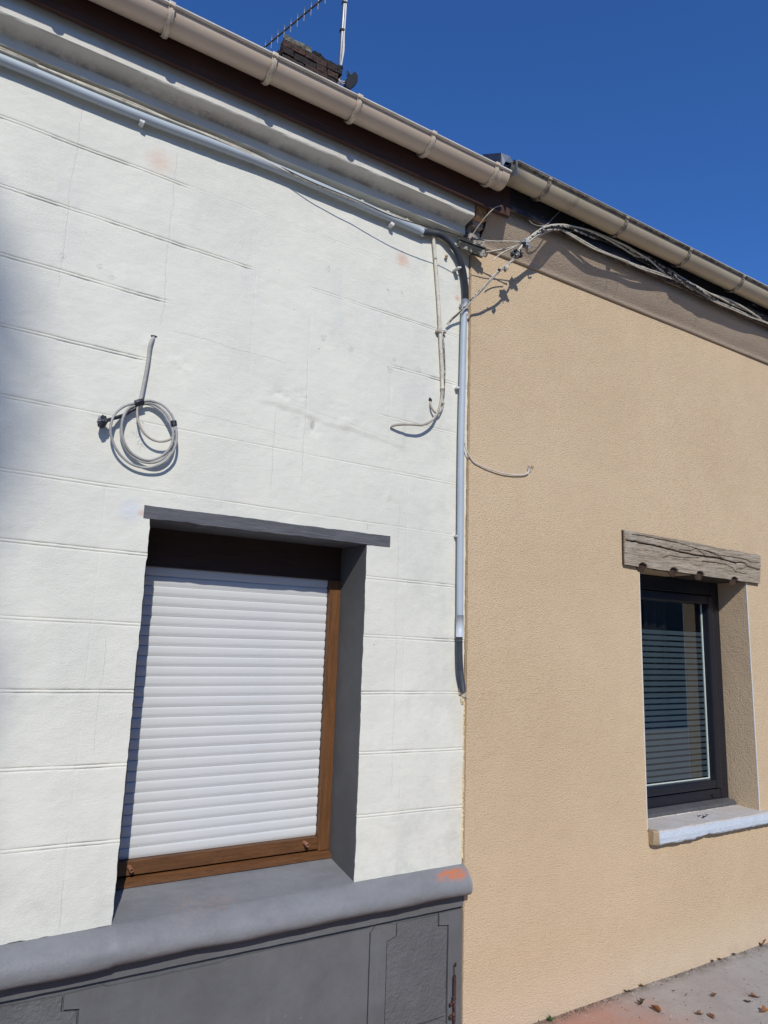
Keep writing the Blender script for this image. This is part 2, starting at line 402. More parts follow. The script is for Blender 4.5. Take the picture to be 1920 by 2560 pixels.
MAT['pipe'] = simple('blue_grey_plastic_pipe', (.40, .455, .50), .5, .05, 5, .05, 60, .0005, dirt=(.33, .36, .38), dirts=(9, .62, .8))
MAT['sleeve'] = simple('pale_grey_plastic_sleeve', (.50, .54, .58), .4, .04, 5, .03, 60, .0005)
MAT['hose'] = simple('dark_grey_corrugated_plastic', (.055, .062, .080), .45, .1, 20, .05, 100, .0005)
MAT['clip'] = simple('white_plastic_clip', (.68, .68, .66), .5, .06, 20, .05, 60, .0005)
MAT['cable_grey'] = simple('grey_cable_sheath', (.36, .355, .335), .6, .15, 30, .25, 120, .001, dirt=(.20, .175, .13), dirts=(40, .58, .7))
MAT['cable_taupe'] = simple('painted_taupe_cable', (.40, .36, .30), .65, .18, 25, .3, 120, .001, dirt=(.17, .15, .12), dirts=(40, .55, .68))
MAT['cable_cream'] = simple('cream_cable_sheath', (.56, .52, .43), .6, .15, 30, .25, 120, .001, dirt=(.20, .18, .14), dirts=(55, .56, .66))
MAT['cable_worn'] = simple('peeling_cream_and_black_sheath', (.55, .52, .45), .65, .2, 30, .4, 120, .001, dirt=(.022, .022, .024), dirts=(30, .46, .51))
MAT['cable_black'] = simple('black_cable_sheath', (.022, .022, .026), .55, .2, 30, .2, 120, .001, dirt=(.42, .38, .30), dirts=(38, .60, .66))
MAT['cable_white'] = simple('white_thin_wire', (.60, .58, .54), .5, .08, 30, .1, 120, .001)
MAT['tape'] = simple('black_insulating_tape', (.016, .018, .026), .38, .2, 60, .4, 140, .002)
MAT['tape_grey'] = simple('silvery_peeling_tape', (.34, .345, .36), .45, .3, 60, .8, 90, .003, dirt=(.03, .03, .035), dirts=(70, .50, .6))
MAT['box'] = simple('mouldy_cream_plastic', (.42, .40, .33), .6, .15, 25, .4, 70, .002, dirt=(.03, .03, .028), dirts=(22, .42, .52))
MAT['rust'] = simple('rusty_iron', (.060, .030, .024), .7, .35, 60, .8, 110, .003, dirt=(.16, .085, .06), dirts=(70, .6, .72))
MAT['copper_tube'] = simple('rusty_brown_tube', (.26, .12, .07), .6, .2, 60, .3, 110, .001)
MAT['foam'] = simple('yellowed_sealing_foam', (.66, .54, .33), .8, .15, 40, .8, 60, .004)
MAT['mortar'] = simple('crumbly_grey_mortar', (.34, .30, .25), .9, .3, 30, 1.0, 60, .006, dirt=(.08, .07, .06), dirts=(40, .5, .62))
MAT['grit'] = simple('mixed_grit', (.12, .10, .08), .9, .3, 9, .5, 60, .003, dirt=(.42, .38, .32), dirts=(14, .50, .54))
MAT['raw_brick'] = simple('raw_orange_brick', (.50, .28, .13), .9, .3, 30, .8, 60, .004, dirt=(.62, .48, .32), dirts=(40, .5, .62))
MAT['aluminium'] = simple('galvanised_mast_metal', (.22, .23, .24), .45, .1, 20, .1, 60, .0005, metal=.75)
MAT['rod'] = simple('bright_antenna_rod', (.45, .47, .49), .35, .05, 20, .05, 60, .0005, metal=.6)
MAT['boom'] = simple('dark_antenna_boom', (.10, .085, .07), .5, .2, 20, .1, 60, .0005)
MAT['black_plastic'] = simple('black_plastic_housing', (.008, .008, .009), .6, .1, 20, .05, 60, .0005)
MAT['zinc'] = simple('dark_zinc_flashing', (.10, .115, .135), .5, .2, 12, .2, 40, .001, metal=.35, dirt=(.19, .18, .16), dirts=(22, .6, .7))
MAT['zinc_lit'] = simple('pale_zinc_painted_sun', (.19, .215, .235), .42, .15, 12, .2, 40, .001, metal=.35)  # paler zinc copy, sunlight on the vent's front facet put into the colour
MAT['roof_tile'] = simple('brown_clay_roof_tile', (.16, .085, .055), .8, .3, 14, .5, 60, .003)
MAT['anthracite'] = simple('anthracite_window_profile', (.011, .0125, .019), .38, .08, 20, .06, 200, .0005)
MAT['anth_sill'] = simple('anthracite_sill_nose', (.085, .085, .09), .45, .15, 20, .08, 90, .0005)
MAT['sill_mortar'] = simple('crumbling_white_filler', (.58, .56, .51), .9, .2, 40, .9, 60, .005, dirt=(.14, .12, .09), dirts=(50, .58, .66))
MAT['spacer'] = simple('pale_glazing_bead', (.62, .70, .66), .35, .05, 20, .02, 90, .0005)
MAT['bead'] = simple('white_corner_bead', (.78, .77, .74), .5, .05, 20, .05, 60, .0005)
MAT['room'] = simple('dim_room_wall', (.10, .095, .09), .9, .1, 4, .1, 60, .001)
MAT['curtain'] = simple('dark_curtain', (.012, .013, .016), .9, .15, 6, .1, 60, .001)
MAT['opposite'] = simple('opposite_facade_render', (.16, .14, .115), .9, .12, 3, .2, 60, .001)
MAT['trunk'] = simple('brown_bark', (.10, .075, .055), .9, .3, 12, .8, 40, .01)
MAT['asphalt'] = simple('pale_worn_asphalt', (.30, .275, .235), .9, .2, 30, .6, 120, .003)
MAT['kerb'] = simple('pale_kerb_stone', (.30, .29, .27), .85, .15, 12, .4, 80, .002)

def leafmat(name, ca, cb):
    t = NT(name); c = t.mix(t.ramp(t.noise(30, 5, .6), .35, .65), ca, cb)
    return t.done(c, .6, t.bump(t.noise(90, 3, .6), .4, .001))
MAT['leaf_brown'] = leafmat('dry_brown_leaf', (.13, .055, .022), (.28, .13, .045))
MAT['leaf_orange'] = leafmat('dry_orange_leaf', (.27, .105, .032), (.13, .05, .018))
MAT['leaf_dark'] = leafmat('dark_rotten_leaf', (.045, .032, .022), (.10, .07, .045))
MAT['leaf_green'] = leafmat('green_weed_leaf', (.04, .08, .015), (.08, .14, .03))
MAT['foliage'] = leafmat('tree_foliage', (.035, .07, .018), (.07, .12, .03))

def oldwood():
    t = NT('silvered_weathered_oak'); X, Y, Z = t.sep()
    n1 = t.noise(5, 8, .7, dist=1.0, stretch=(1.1, 3, 13))
    c = t.mix(t.ramp(n1, .3, .7), (.22, .175, .125), (.44, .375, .29))
    c = t.mix(t.ramp(t.noise(22, 7, .75, stretch=(1, 2, 9)), .54, .68, 0, .75), c, (.11, .085, .06))
    c = t.mix(t.ramp(t.noise(3.5, 5, .7), .5, .7, 0, .5), c, (.46, .42, .35))
    c = t.mix(t.ramp(Y, -.0305, -.024, 0, .9), c, (.030, .024, .018))
    # saw marks across the grain
    saw = t.ramp(t.noise(60, 3, .6, stretch=(3, 1, .25)), .56, .70, 0, .28)
    c = t.mix(saw, c, (.14, .11, .085))
    h = t.math('ADD', t.math('MULTIPLY', n1, 2.0), t.noise(40, 6, .7, stretch=(.6, 2, 7)))
    return t.done(c, .82, t.bump(h, .8, .003), 0, .2)
MAT['oldwood'] = oldwood()
MAT['charred'] = simple('dark_brown_notch_wood', (.045, .024, .014), .9, .4, 40, .9, 60, .004)
MAT['grey_wood'] = None
t = NT('grey_painted_old_timber')
n1 = t.noise(7, 7, .7, dist=.8, stretch=(1, 3, 12))
MAT['grey_wood'] = t.done(t.mix(t.ramp(n1, .3, .7), (.082, .084, .092), (.125, .128, .138)), .65, t.bump(n1, .9, .005), 0, .35)

def tan_sill():
    t = NT('flaking_pale_blue_sill_paint'); X, Y, Z = t.sep()
    c = t.mix(t.ramp(t.noise(5, 5, .6), .3, .7), (.50, .57, .66), (.56, .62, .69))
    geo = t.n('ShaderNodeNewGeometry'); sp = t.n('ShaderNodeSeparateXYZ'); t.l(geo.outputs['True Normal'], sp.inputs[0])
    top = t.ramp(sp.outputs[2], .4, .8)
    c = t.mix(t.math('MULTIPLY', top, t.ramp(t.noise(6, 6, .7), .25, .55, .35, .95)), c, (.47, .43, .385))
    c = t.mix(t.math('MULTIPLY', t.ramp(t.math('ADD', X, t.math('MULTIPLY', t.math('SUBTRACT', t.noise(22, 5, .7), .5), .05)), 3.180, 3.166), 1.0), c, (.36, .27, .17))
    c = t.mix(t.ramp(t.noise(26, 8, .8), .63, .68, 0, .85), c, (.16, .14, .12))
    c = t.mix(t.ramp(t.noise(14, 8, .8), .60, .66, 0, .6), c, (.60, .55, .46))
    return t.done(c, .75, t.bump(t.math('ADD', t.noise(70, 5, .7), t.math('MULTIPLY', t.noise(18, 5, .7), 2)), .8, .004), 0, .3)
MAT['tan_sill'] = tan_sill()

def pavement_mat():
    t = NT('worn_pavement_concrete'); X, Y, Z = t.sep()
    c = t.mix(t.ramp(t.noise(3.5, 7, .7), .3, .7), (.30, .285, .265), (.36, .345, .325))
    edge = t.math('ADD', X, t.math('MULTIPLY', t.math('SUBTRACT', t.noise(2.6, 6, .7), .5), 1.0))
    red = t.math('MULTIPLY', t.ramp(edge, 3.05, 2.62), t.ramp(t.math('ADD', Y, t.math('MULTIPLY', t.noise(5, 4, .6), .1)), -.9, -.55))
    c = t.mix(t.math('MULTIPLY', red, t.ramp(t.noise(9, 6, .75), .30, .5, .55, 1)), c, (.43, .22, .155))
    c = t.mix(t.math('MULTIPLY', t.ramp(edge, 3.9, 3.0), .25), c, (.38, .27, .21))
    c = t.mix(t.ramp(t.noise(70, 5, .8), .56, .68, 0, .65), c, (.13, .12, .11)); c = t.mix(t.ramp(t.noise(9, 7, .8), .5, .7, 0, .4), c, (.22, .20, .175))
    c = t.mix(t.ramp(t.noise(150, 3, .8), .66, .74, 0, .5), c, (.55, .53, .5))
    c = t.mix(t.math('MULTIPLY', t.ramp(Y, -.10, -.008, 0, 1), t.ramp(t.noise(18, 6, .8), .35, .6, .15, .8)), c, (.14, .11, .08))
    h = t.math('ADD', t.noise(120, 5, .7), t.math('MULTIPLY', t.noise(25, 4, .6), 1.5))
    return t.done(c, .9, t.bump(h, .6, .003), 0, .25)
MAT['pavement'] = pavement_mat()

def brick_mat():
    t = NT('sooty_old_brick')
    oi = t.n('ShaderNodeObjectInfo')
    cr = t.n('ShaderNodeValToRGB'); t.l(oi.outputs['Random'], cr.inputs[0])
    e = cr.color_ramp.elements; e[0].color = (.050, .034, .029, 1); e[1].color = (.095, .052, .037, 1)
    m = e.new(.5); m.color = (.036, .030, .028, 1)
    c = t.mix(t.ramp(t.noise(22, 7, .8), .45, .62), cr.outputs[0], (.022, .020, .019))
    c = t.mix(t.ramp(t.noise(50, 6, .8), .62, .68, 0, .6), c, (.24, .22, .19))
    return t.done(c, .9, t.bump(t.noise(60, 6, .7), .9, .006), 0, .2)
MAT['brick'] = brick_mat()
MAT['lichen_brick'] = simple('lichen_covered_brick', (.16, .155, .12), .9, .3, 30, .9, 60, .006, dirt=(.03, .028, .025), dirts=(38, .50, .6))
MAT['soot_mortar'] = simple('sooty_mortar', (.022, .020, .018), .95, .3, 30, .9, 60, .006)

def glass_mat():
    m = bpy.data.materials.new('double_glazing'); m.use_nodes = True; nt = m.node_tree; nt.nodes.clear()
    o = nt.nodes.new('ShaderNodeOutputMaterial'); mx = nt.nodes.new('ShaderNodeMixShader')
    tr = nt.nodes.new('ShaderNodeBsdfTransparent'); tr.inputs[0].default_value = (.62, .66, .68, 1)
    gl = nt.nodes.new('ShaderNodeBsdfGlossy'); gl.inputs['Roughness'].default_value = .01; gl.inputs['Color'].default_value = (.9, .93, .95, 1)
    lw = nt.nodes.new('ShaderNodeLayerWeight'); lw.inputs[0].default_value = .5
    pw = nt.nodes.new('ShaderNodeMath'); pw.operation = 'POWER'; pw.inputs[1].default_value = 4.0
    fr = nt.nodes.new('ShaderNodeMath'); fr.operation = 'MULTIPLY_ADD'; fr.inputs[1].default_value = .9; fr.inputs[2].default_value = .15
    nt.links.new(lw.outputs['Facing'], pw.inputs[0]); nt.links.new(pw.outputs[0], fr.inputs[0])
    nt.links.new(fr.outputs[0], mx.inputs[0]); nt.links.new(tr.outputs[0], mx.inputs[1]); nt.links.new(gl.outputs[0], mx.inputs[2]); nt.links.new(mx.outputs[0], o.inputs[0])
    return m
MAT['glass'] = glass_mat()
MAT['film'] = simple('frosted_privacy_film', (.12, .155, .17), .55, .08, 5, .05, 100, .0005)

# ---------------------------------------------------------------- ground
g = obj('street', ([(-600, -600, -.14), (600, -600, -.14), (600, 600, -.14), (-600, 600, -.14)], [(0, 1, 2, 3)]), MAT['asphalt']); g['kind'] = 'structure'
xs = np.linspace(-8, 14, 221); ys = np.concatenate([np.linspace(-2.9, -1.0, 20), np.linspace(-.95, .0, 60)])
XX, YY = np.meshgrid(xs, ys, indexing='ij'); ZZ = fbm(XX * 1.7, YY * 1.7, 4) * .006 + fbm(XX * 12, YY * 12, 3) * .0018
ZZ = ZZ + .004 * np.exp(-(YY / .02) ** 2) * (fbm(XX * 9, YY * 0, 3) + .3)
ny = len(ys); V = np.stack([XX, YY, ZZ], -1).reshape(-1, 3)
Fc = [(i * ny + j, (i + 1) * ny + j, (i + 1) * ny + j + 1, i * ny + j + 1) for i in range(len(xs) - 1) for j in range(ny - 1)]
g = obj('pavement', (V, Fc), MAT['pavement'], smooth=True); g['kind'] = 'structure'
g = obj('kerb', join(*[box(-8 + k * 1.0 + .004, -7 + k * 1.0 - .004, -3.05, -2.903, -.3, .004, .008) for k in range(22)]), MAT['kerb']); g['kind'] = 'structure'
g = obj('far_pavement', box(-30, 30, -13.2, -10.4, -.3, -.02), MAT['kerb']); g['kind'] = 'structure'

# ---------------------------------------------------------------- white house
XB = 1.962
WH = thing('white_house', 'white painted house with a grey plinth and a closed roller shutter', 'house', (0, 0, 0))
# ashlar lines scored in the render; each block its own height field
JZ = [3.32, 3.07, 2.828, 2.585, 2.347, 2.105, 1.88, 1.64, 1.415, 1.18, .944]
OFFS = np.array([-.014, -.0092, -.0070, -.0055, -.0040, -.0022, 0, .0022, .0040, .0055, .0070, .0092, .014])
def jz(j, x): return JZ[j] - .014 * np.maximum(x, 0) + .0022 * fbm(x * 5, x * 0 + j * 3.3, 3)
def sstep(x, a, b):
    t_ = np.clip((x - a) / (b - a), 0, 1); return t_ * t_ * (3 - 2 * t_)
def jstr(j, x):
    """strength of the upper and lower scored line of joint j"""
    nz = np.clip(.85 + .9 * fbm(x * 9, x * 0 + 50 + j, 4), .45, 1.2)
    one = np.ones_like(x)
    L = lambda e: 1 - sstep(x, e - .05, e)
    R_ = lambda e: sstep(x, e - .02, e + .03)
    T = {0: (L(.60) * .7 + .3, L(.6) * .8 + .15), 1: (np.maximum(L(.88), R_(1.13) * .8), np.maximum(L(.88), R_(1.13) * .5)),
         2: (np.maximum(L(.56), R_(1.53)), np.maximum(L(.56), R_(1.53))), 3: (np.maximum(L(.53), R_(1.48) * .6), np.maximum(L(.50), R_(1.52) * .3)),
         4: (L(.30) * .3 + .55, np.maximum(L(.22) * .5, R_(1.55) * .7)), 5: (L(.50) * .4 + .6, np.maximum(L(.46), R_(1.6) * .3))}
    a, b = T.get(j, (one, one * .85)); return a * nz, b * nz
VJ = [(.18, 3.5, 2.1, .15), (.53, 3.4, 2.85, .15), (.88, 3.05, 2.6, .45), (1.13, 3.05, 2.3, .55), (1.53, 2.8, 2.35, .5), (.40, 2.1, .69, .35), (1.64, 2.3, .69, .4), (-.2, 3.5, .69, .5)]
def H(x, z):
    h = fbm(x * 3.1, z * 3.1, 3) * .0030 + fbm(x * 13, z * 15, 3) * .0016 + fbm(x * 45, z * 60, 2) * .0007
    for j in range(len(JZ)):
        zj = jz(j, x); a, b = jstr(j, x); d = z - zj
        h = h + a * .0041 * np.exp(-((d - .0055) / .0012) ** 2) + b * .0035 * np.exp(-((d + .0055) / .0012) ** 2) - (a + b) * .0004 * np.exp(-(d / .003) ** 2)
    for (xv, zt, zb, s) in VJ:
        xw = xv + .003 * fbm(z * 5, z * 0 + xv * 9, 3)
        m = sstep(z, zb - .02, zb + .02) * (1 - sstep(z, zt - .02, zt + .02))
        h = h + s * .0014 * m * (1 + 1.5 * fbm(z * 12, z * 0 + xv, 3)) * np.exp(-((x - xw) / .0022) ** 2)
    # patched band of smoother render over the lintel with a stepped lower edge
    ze = 2.52 - .11 * (x - .9) + .01 * fbm(x * 8, x * 0 + 77, 3)
    m = sstep(x, .9, .98) * (1 - sstep(x, 1.60, 1.62))
    h = h - .0035 * m * sstep(z, ze - .006, ze + .004) * (1 - sstep(z, ze + .1, ze + .3))
    for (px, pz, r, s) in ((1.02, 2.55, .05, .004), (1.10, 2.58, .035, -.004), (1.15, 2.45, .06, .003), (1.32, 2.50, .05, -.003), (.62, 2.60, .05, .003), (.50, 2.62, .03, -.003), (1.55, 2.2, .03, -.004)):
        h = h + s * np.exp(-((x - px) ** 2 + (z - pz) ** 2) / r ** 2) * (.6 + 2 * fbm(x * 30, z * 30, 3))
    return h
def patch(x0, x1, zlo, zhi, jlo=None, jhi=None, edge=None):
    xs = list(np.arange(x0, x1, .009)) + [x1]
    for (xv, zt, zb, s) in VJ:
        if x0 < xv < x1 and zt > zlo and zb < zhi: xs += [xv + q for q in (-.006, -.003, -.0015, 0, .0015, .003, .006)]
    xs = np.array(sorted(set(np.round(xs, 4))))
    lo = jz(jlo, xs) if jlo is not None else np.full_like(xs, zlo)
    hi = jz(jhi, xs) if jhi is not None else np.full_like(xs, zhi)
    rows = []
    if jlo is not None: rows += [lo + o for o in OFFS if o >= 0]
    else: rows += [lo, lo + .005]
    n = max(2, int((zhi - zlo) / .010))
    a = rows[-1]; b = hi - (.014 if jhi is not None else .005)
    for k in range(1, n): rows.append(a + (b - a) * k / n)
    if jhi is not None: rows += [hi + o for o in OFFS if o <= 0]
    else: rows += [hi - .005, hi]
    Zg = np.array(rows).T; Xg = np.repeat(xs[:, None], Zg.shape[1], 1)
    Yg = H(Xg, Zg)
    if edge:
        for e in edge:
            ax, val = e
            if ax == 'x': Xg = np.where(np.abs(Xg - val) < 1e-3, Xg + .0035 * fbm(Zg * 30, Zg * 0 + val, 3), Xg)
            else: Zg = np.where(np.abs(Zg - val) < 1e-3, Zg + .006 * fbm(Xg * 22, Xg * 0 + 5, 3), Zg)
    nz_ = Zg.shape[1]
    V = np.stack([Xg, Yg, Zg], -1).reshape(-1, 3)
    Fc = [(i * nz_ + j, (i + 1) * nz_ + j, (i + 1) * nz_ + j + 1, i * nz_ + j + 1) for i in range(len(xs) - 1) for j in range(nz_ - 1)]
    return V, Fc
WX0, WX1 = .556, 1.442
courses = [(3.62, None, 0)] + [(None, j, j + 1) for j in range(10)] + [(None, 10, None)]
splits = [[-1.0, -.2, .53, 1.13, XB], [-1.0, .18, .88, XB], [-1.0, -.2, .53, 1.13, XB], [-1, .18, .88, 1.53, XB], [-1, -.2, .53, 1.13, 1.60, XB], [-1, .18, .90, 1.60, XB]]
nblock = 0
for ci in range(12):
    jhi = ci - 1 if ci > 0 else None; jlo = ci if ci < 11 else None
    zhi = JZ[jhi] if jhi is not None else 3.60
    zlo = JZ[jlo] if jlo is not None else .684
    if ci < 6: sp_ = [(a, b) for a, b in zip(splits[ci][:-1], splits[ci][1:])]
    else: sp_ = [(-1.0, -.2), (-.2, WX0), (WX1, XB)] if ci % 2 else [(-1.0, .18), (.18, WX0), (WX1, XB)]
    for a, b in sp_:
        ed = []
        if b == WX0: ed.append(('x', WX0))
        if b == XB: ed.append(('x', XB))
        if a == WX1: ed.append(('x', WX1))
        if ci == 11: ed.append(('z', .684))
        obj('render_block', patch(a, b, zlo, zhi, jlo, jhi, ed), MAT['white'], WH, smooth=True); nblock += 1
    if ci == 6:
        obj('render_block', patch(WX0, WX1, 2.036, zhi, None, jhi), MAT['white'], WH, smooth=True)
# masonry behind the coat of render
obj('wall', join(box(-1.0, WX0 - .002, .012, .34, -.02, 3.75), box(WX1 + .002, XB - .001, .012, .34, -.02, 3.75), box(WX0 - .002, WX1 + .002, .012, .34, 2.03, 3.75), box(WX0 - .002, WX1 + .002, .012, .34, -.02, .66),
                 box(XB - .006, XB - .0005, .002, .012, .69, 3.6)), MAT['white'], WH)
# left return wall, back
obj('gable_wall', join(box(-1.02, -1.0, .0, 6, 0, 3.75)), MAT['white'], WH)

# cornice
A_Y, C_Y = -.112, -.04
def cz(x): return 0
prof = [(0.01, 3.558), (C_Y, 3.560), (C_Y, 3.602), (C_Y - .004, 3.608), (A_Y + .004, 3.618), (A_Y, 3.622), (A_Y - .002, 3.655), (A_Y, 3.70), (.01, 3.72)]
def cdisp(x, y, z, k):
    w_ = .0022 * float(fbm(np.array(x * 4.0), np.array(k * 1.7), 4)); w2 = .003 * float(fbm(np.array(x * 14.0), np.array(k * 2.7 + 9), 3))
    if k in (0, 8): return (x, y, z)
    return (x, y + w_ + w2 * (.7 if k in (4, 5) else .3), z + w_ + w2 * (.9 if k in (4, 5) else .25))
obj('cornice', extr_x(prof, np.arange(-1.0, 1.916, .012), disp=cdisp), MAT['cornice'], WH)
# raw end of the cornice: mortar and a broken brick against the neighbour's cove
def rough_box(x0, x1, y0, y1, z0, z1, seed, amp=.006, n=6):
    V, Fc = [], []; R = random.Random(seed)
    import bmesh
    bm = bmesh.new(); bmesh.ops.create_cube(bm, size=1.0)
    bmesh.ops.subdivide_edges(bm, edges=list(bm.edges), cuts=n, use_grid_fill=True)
    for v in bm.verts:
        p = Vector(((x0 + x1) / 2 + v.co.x * (x1 - x0), (y0 + y1) / 2 + v.co.y * (y1 - y0), (z0 + z1) / 2 + v.co.z * (z1 - z0)))
        q = amp * float(fbm(np.array(p.x * 28 + seed), np.array(p.z * 28 + p.y * 31), 3))
        v.co = p + Vector((R.uniform(-1, 1), R.uniform(-1, 1), R.uniform(-1, 1))) * amp * .25 + v.co.normalized() * q * 2
    bm.verts.index_update(); V = [tuple(v.co) for v in bm.verts]; Fc = [tuple(v.index for v in f.verts) for f in bm.faces]; bm.free(); return V, Fc
obj('broken_brick', rough_box(1.924, 1.986, -.104, -.02, 3.632, 3.700, 3, .0022, 5), MAT['raw_brick'], WH)
obj('mortar_patch', join(rough_box(1.924, 1.99, -.045, .01, 3.545, 3.66, 5, .006, 7), rough_box(1.945, 2.02, -.045, .0, 3.52, 3.575, 8, .007, 7), rough_box(1.925, 1.985, -.075, .0, 3.60, 3.634, 9, .004, 6)), MAT['mortar'], WH)
# eaves board
obj('eaves_board', extr_x([(-.128, 3.678), (-.150, 3.676), (-.152, 3.90), (-.128, 3.90)], np.linspace(-1.0, 2.045, 60), disp=lambda x, y, z, k: (x, y, z + (.012 - .018 * x / 1.9 if k in (0, 1) else 0) - .004)), MAT['brown_board'], WH)
obj('eaves_board_end', box(2.047, 2.095, -.150, -.128, 3.668, 3.86, .002), MAT['brown_board'], WH)
obj('soffit_board', box(-1.0, 2.045, -.127, .01, 3.715, 3.735), MAT['brown_board'], WH)
# roof (only its line matters from the street)
def roof(parent, x0, x1, zE, mat):
    sl_ = math.tan(math.radians(35)); y0, y1 = -.20, 3.35
    xs_ = np.arange(x0, x1 + .01, .04); rows = []; k = 0; y = y0
    V = []; ys_ = []
    while y < y1:
        ys_ += [(y, .02), (y + .29, 0.0)]; y += .29
    for x in xs_:
        for (yy, dz) in ys_:
            V.append((x, yy, zE + (yy - y0) * sl_ + dz + .012 * abs(math.sin(x * math.pi / .21))))
    n = len(ys_); Fc = [(i * n + j, (i + 1) * n + j, (i + 1) * n + j + 1, i * n + j + 1) for i in range(len(xs_) - 1) for j in range(n - 1)]
    base = [(x0, y0, zE - .04), (x1, y0, zE - .04), (x1, y1, zE + (y1 - y0) * sl_ - .04), (x0, y1, zE + (y1 - y0) * sl_ - .04), (x0, 6.9, zE - .04), (x1, 6.9, zE - .04)]
    return obj('roof', join((V, Fc), (base, [(0, 1, 2, 3), (3, 2, 5, 4)])), mat, parent)
roof(WH, -1.0, 1.99, 3.815, MAT['roof_tile'])

# --- window of the white house
LT = 2.0
obj('lintel', extr_x([(-.004, 2.001), (-.005, 2.046), (.20, 2.046), (.26, 2.001)], np.linspace(.532, 1.553, 90),
    disp=lambda x, y, z, k: (x, y + (.004 * float(fbm(np.array(x * 9), np.array(k * 2.0), 3)) if k < 2 else 0), z - .012 * (x - .53) * (1 if k in (0, 1) else 0) * .3 + (.0035 * float(fbm(np.array(x * 16), np.array(k * 3.0), 3)) if k < 2 else 0))), MAT['grey_wood'], WH)
for xa in (WX1 - .001, WX0 - .012): obj('window_reveal', box(xa, xa + .013, .004, .30, .60, 2.002), MAT['reveal_grey'], WH)
win = obj('window', join(box(WX0, WX1, .222, .245, 1.855, 2.03)), MAT['oak_shade'], WH, label='brown shutter box over closed pale roller shutter')
obj('side_rail', box(1.388, 1.4405, .212, .25, .752, 1.854, .002), MAT['oak_v'], win)
obj('side_rail', box(WX0 + .0015, WX0 + .05, .212, .25, .752, 1.854, .002), MAT['oak_v'], win)
obj('bottom_rail', box(WX0 + .05, 1.3875, .214, .25, .7585, .806, .002), MAT['oak_h'], win)
obj('drip_rail', extr_x([(.190, .726), (.192, .738), (.218, .7515), (.25, .7515), (.25, .70)], np.linspace(WX0 + .0015, 1.4405, 12)), MAT['oak_h'], win)
obj('sky_leak_backing', box(WX0 - .03, WX1 + .03, .2515, .262, .60, 2.10), MAT['oak_shade'], win)  # added dark sheet, keeps sky light out of the gaps between the rails
# slats: one mesh, many copies
pit = .0375
sp = [(.2405, 0), (.2390, .0008), (.2376, .004), (.2363, .0078), (.2357, .0081), (.2350, .0122), (.2345, .0126), (.2340, .0180), (.2337, .0260), (.2340, .0325), (.2350, .0358), (.2405, .0366), (.2405, .0373), (.249, .0373), (.249, 0)]
slat_me = mkmesh('slat', *extr_x(sp, [WX0 + .052, 1.386]), MAT['slat'])
for k in range(29):
    o = link('slat', slat_me, win); o.location = (0, rng.uniform(-.0004, .0004), .8065 + k * pit)
# rusty drain tubes through the bottom rail
for (u, v) in ((322, 2170), (760, 2108)):
    p = at(u, v, .214); P = [p + np.array([0, .005, .004]), p + np.array([.004, -.028, -.002])]
    V, Fc = tube(P, .0075, 14, .01, smoothpath=False, caps=False); V2, F2 = tube(P, .0052, 14, .01, smoothpath=False, caps=True)
    n = 14; ringf = [(n + k, n + (k + 1) % n, 3 * n + (k + 1) % n, 3 * n + k) for k in range(n)]
    obj('drain_tube', (list(V) + list(V2), Fc + [tuple(i + len(V) for i in q) for q in F2[:-1]] + ringf), MAT['copper_tube'], win)
# sloping sill and the long roll moulding
sill_prof = [(.25, .733), (.12, .708), (.02, .692), (-.004, .689)]
V, Fc = extr_x([(.26, .66)] + sill_prof + [(-.004, .66)], np.linspace(WX0 + .0012, WX1 - .0012, 50), disp=lambda x, y, z, k: (x, y, z + (.003 * float(fbm(np.array(x * 6), np.array(y * 9), 3)) if 0 < k < 5 else 0)))
obj('window_sill', (V, Fc), MAT['sill'], WH, smooth=False)
rp = [(.008, .6885), (-.004, .6875), (-.022, .681), (-.040, .670), (-.056, .655), (-.067, .640), (-.073, .623), (-.0735, .608), (-.068, .594), (-.057, .585), (-.04, .580), (-.02, .576), (.008, .574)]
def rdisp(x, y, z, k):
    q = .006 * float(fbm(np.array(x * 5.0), np.array(k * .45), 4)) * (1 if 0 < k < 12 else 0)
    lift = -.004 if x < .55 else 0
    return (x + (.006 * float(fbm(np.array(k * .8), np.array(3.3), 2)) if x > 1.95 else 0), y + q, z + q * .6 + lift)
obj('roll_moulding', extr_x(rp, np.arange(-1.0, 1.966, .012), disp=rdisp), MAT['sill'], WH, smooth=True)
# plinth: backing, ribbon band and scored blocks with notched corners
obj('plinth', box(-1.0, XB - .0005, .003, .0115, -.02, .575), MAT['grey'], WH)
def plinth_piece(name, poly, y0, mat, yb=.006):
    # resample outline with slight wobble
    out = []
    for i in range(len(poly)):
        a = np.array(poly[i], float); b = np.array(poly[(i + 1) % len(poly)], float); n = max(1, int(np.linalg.norm(b - a) / .02))
        for k in range(n):
            p = a + (b - a) * k / n; out.append((p[0] + .0012 * float(fbm(np.array(p[1] * 25), np.array(p[0] * 25), 2)), p[1] + .0014 * float(fbm(np.array(p[0] * 25 + 9), np.array(p[1] * 25), 2))))
    return obj(name, prism_y(out, y0, yb), mat, WH)
plinth_piece('plinth_band', [(-1, .536), (XB - .001, .5275), (XB - .001, .577), (-1, .579)], -.0135, MAT['grey'])
plinth_piece('plinth_block', [(.482, -.02), (1.513, -.02), (1.513, .50), (1.530, .520), (1.50, .516), (.95, .515), (.925, .507), (.56, .509), (.545, .516), (.434, .512), (.434, .472), (.482, .464)], -.0085, MAT['grey'])
plinth_piece('plinth_block', [(-1, -.02), (.476, -.02), (.476, .458), (.428, .466), (.428, .511), (.30, .514), (-1, .522)], -.0075, MAT['grey_rough'])
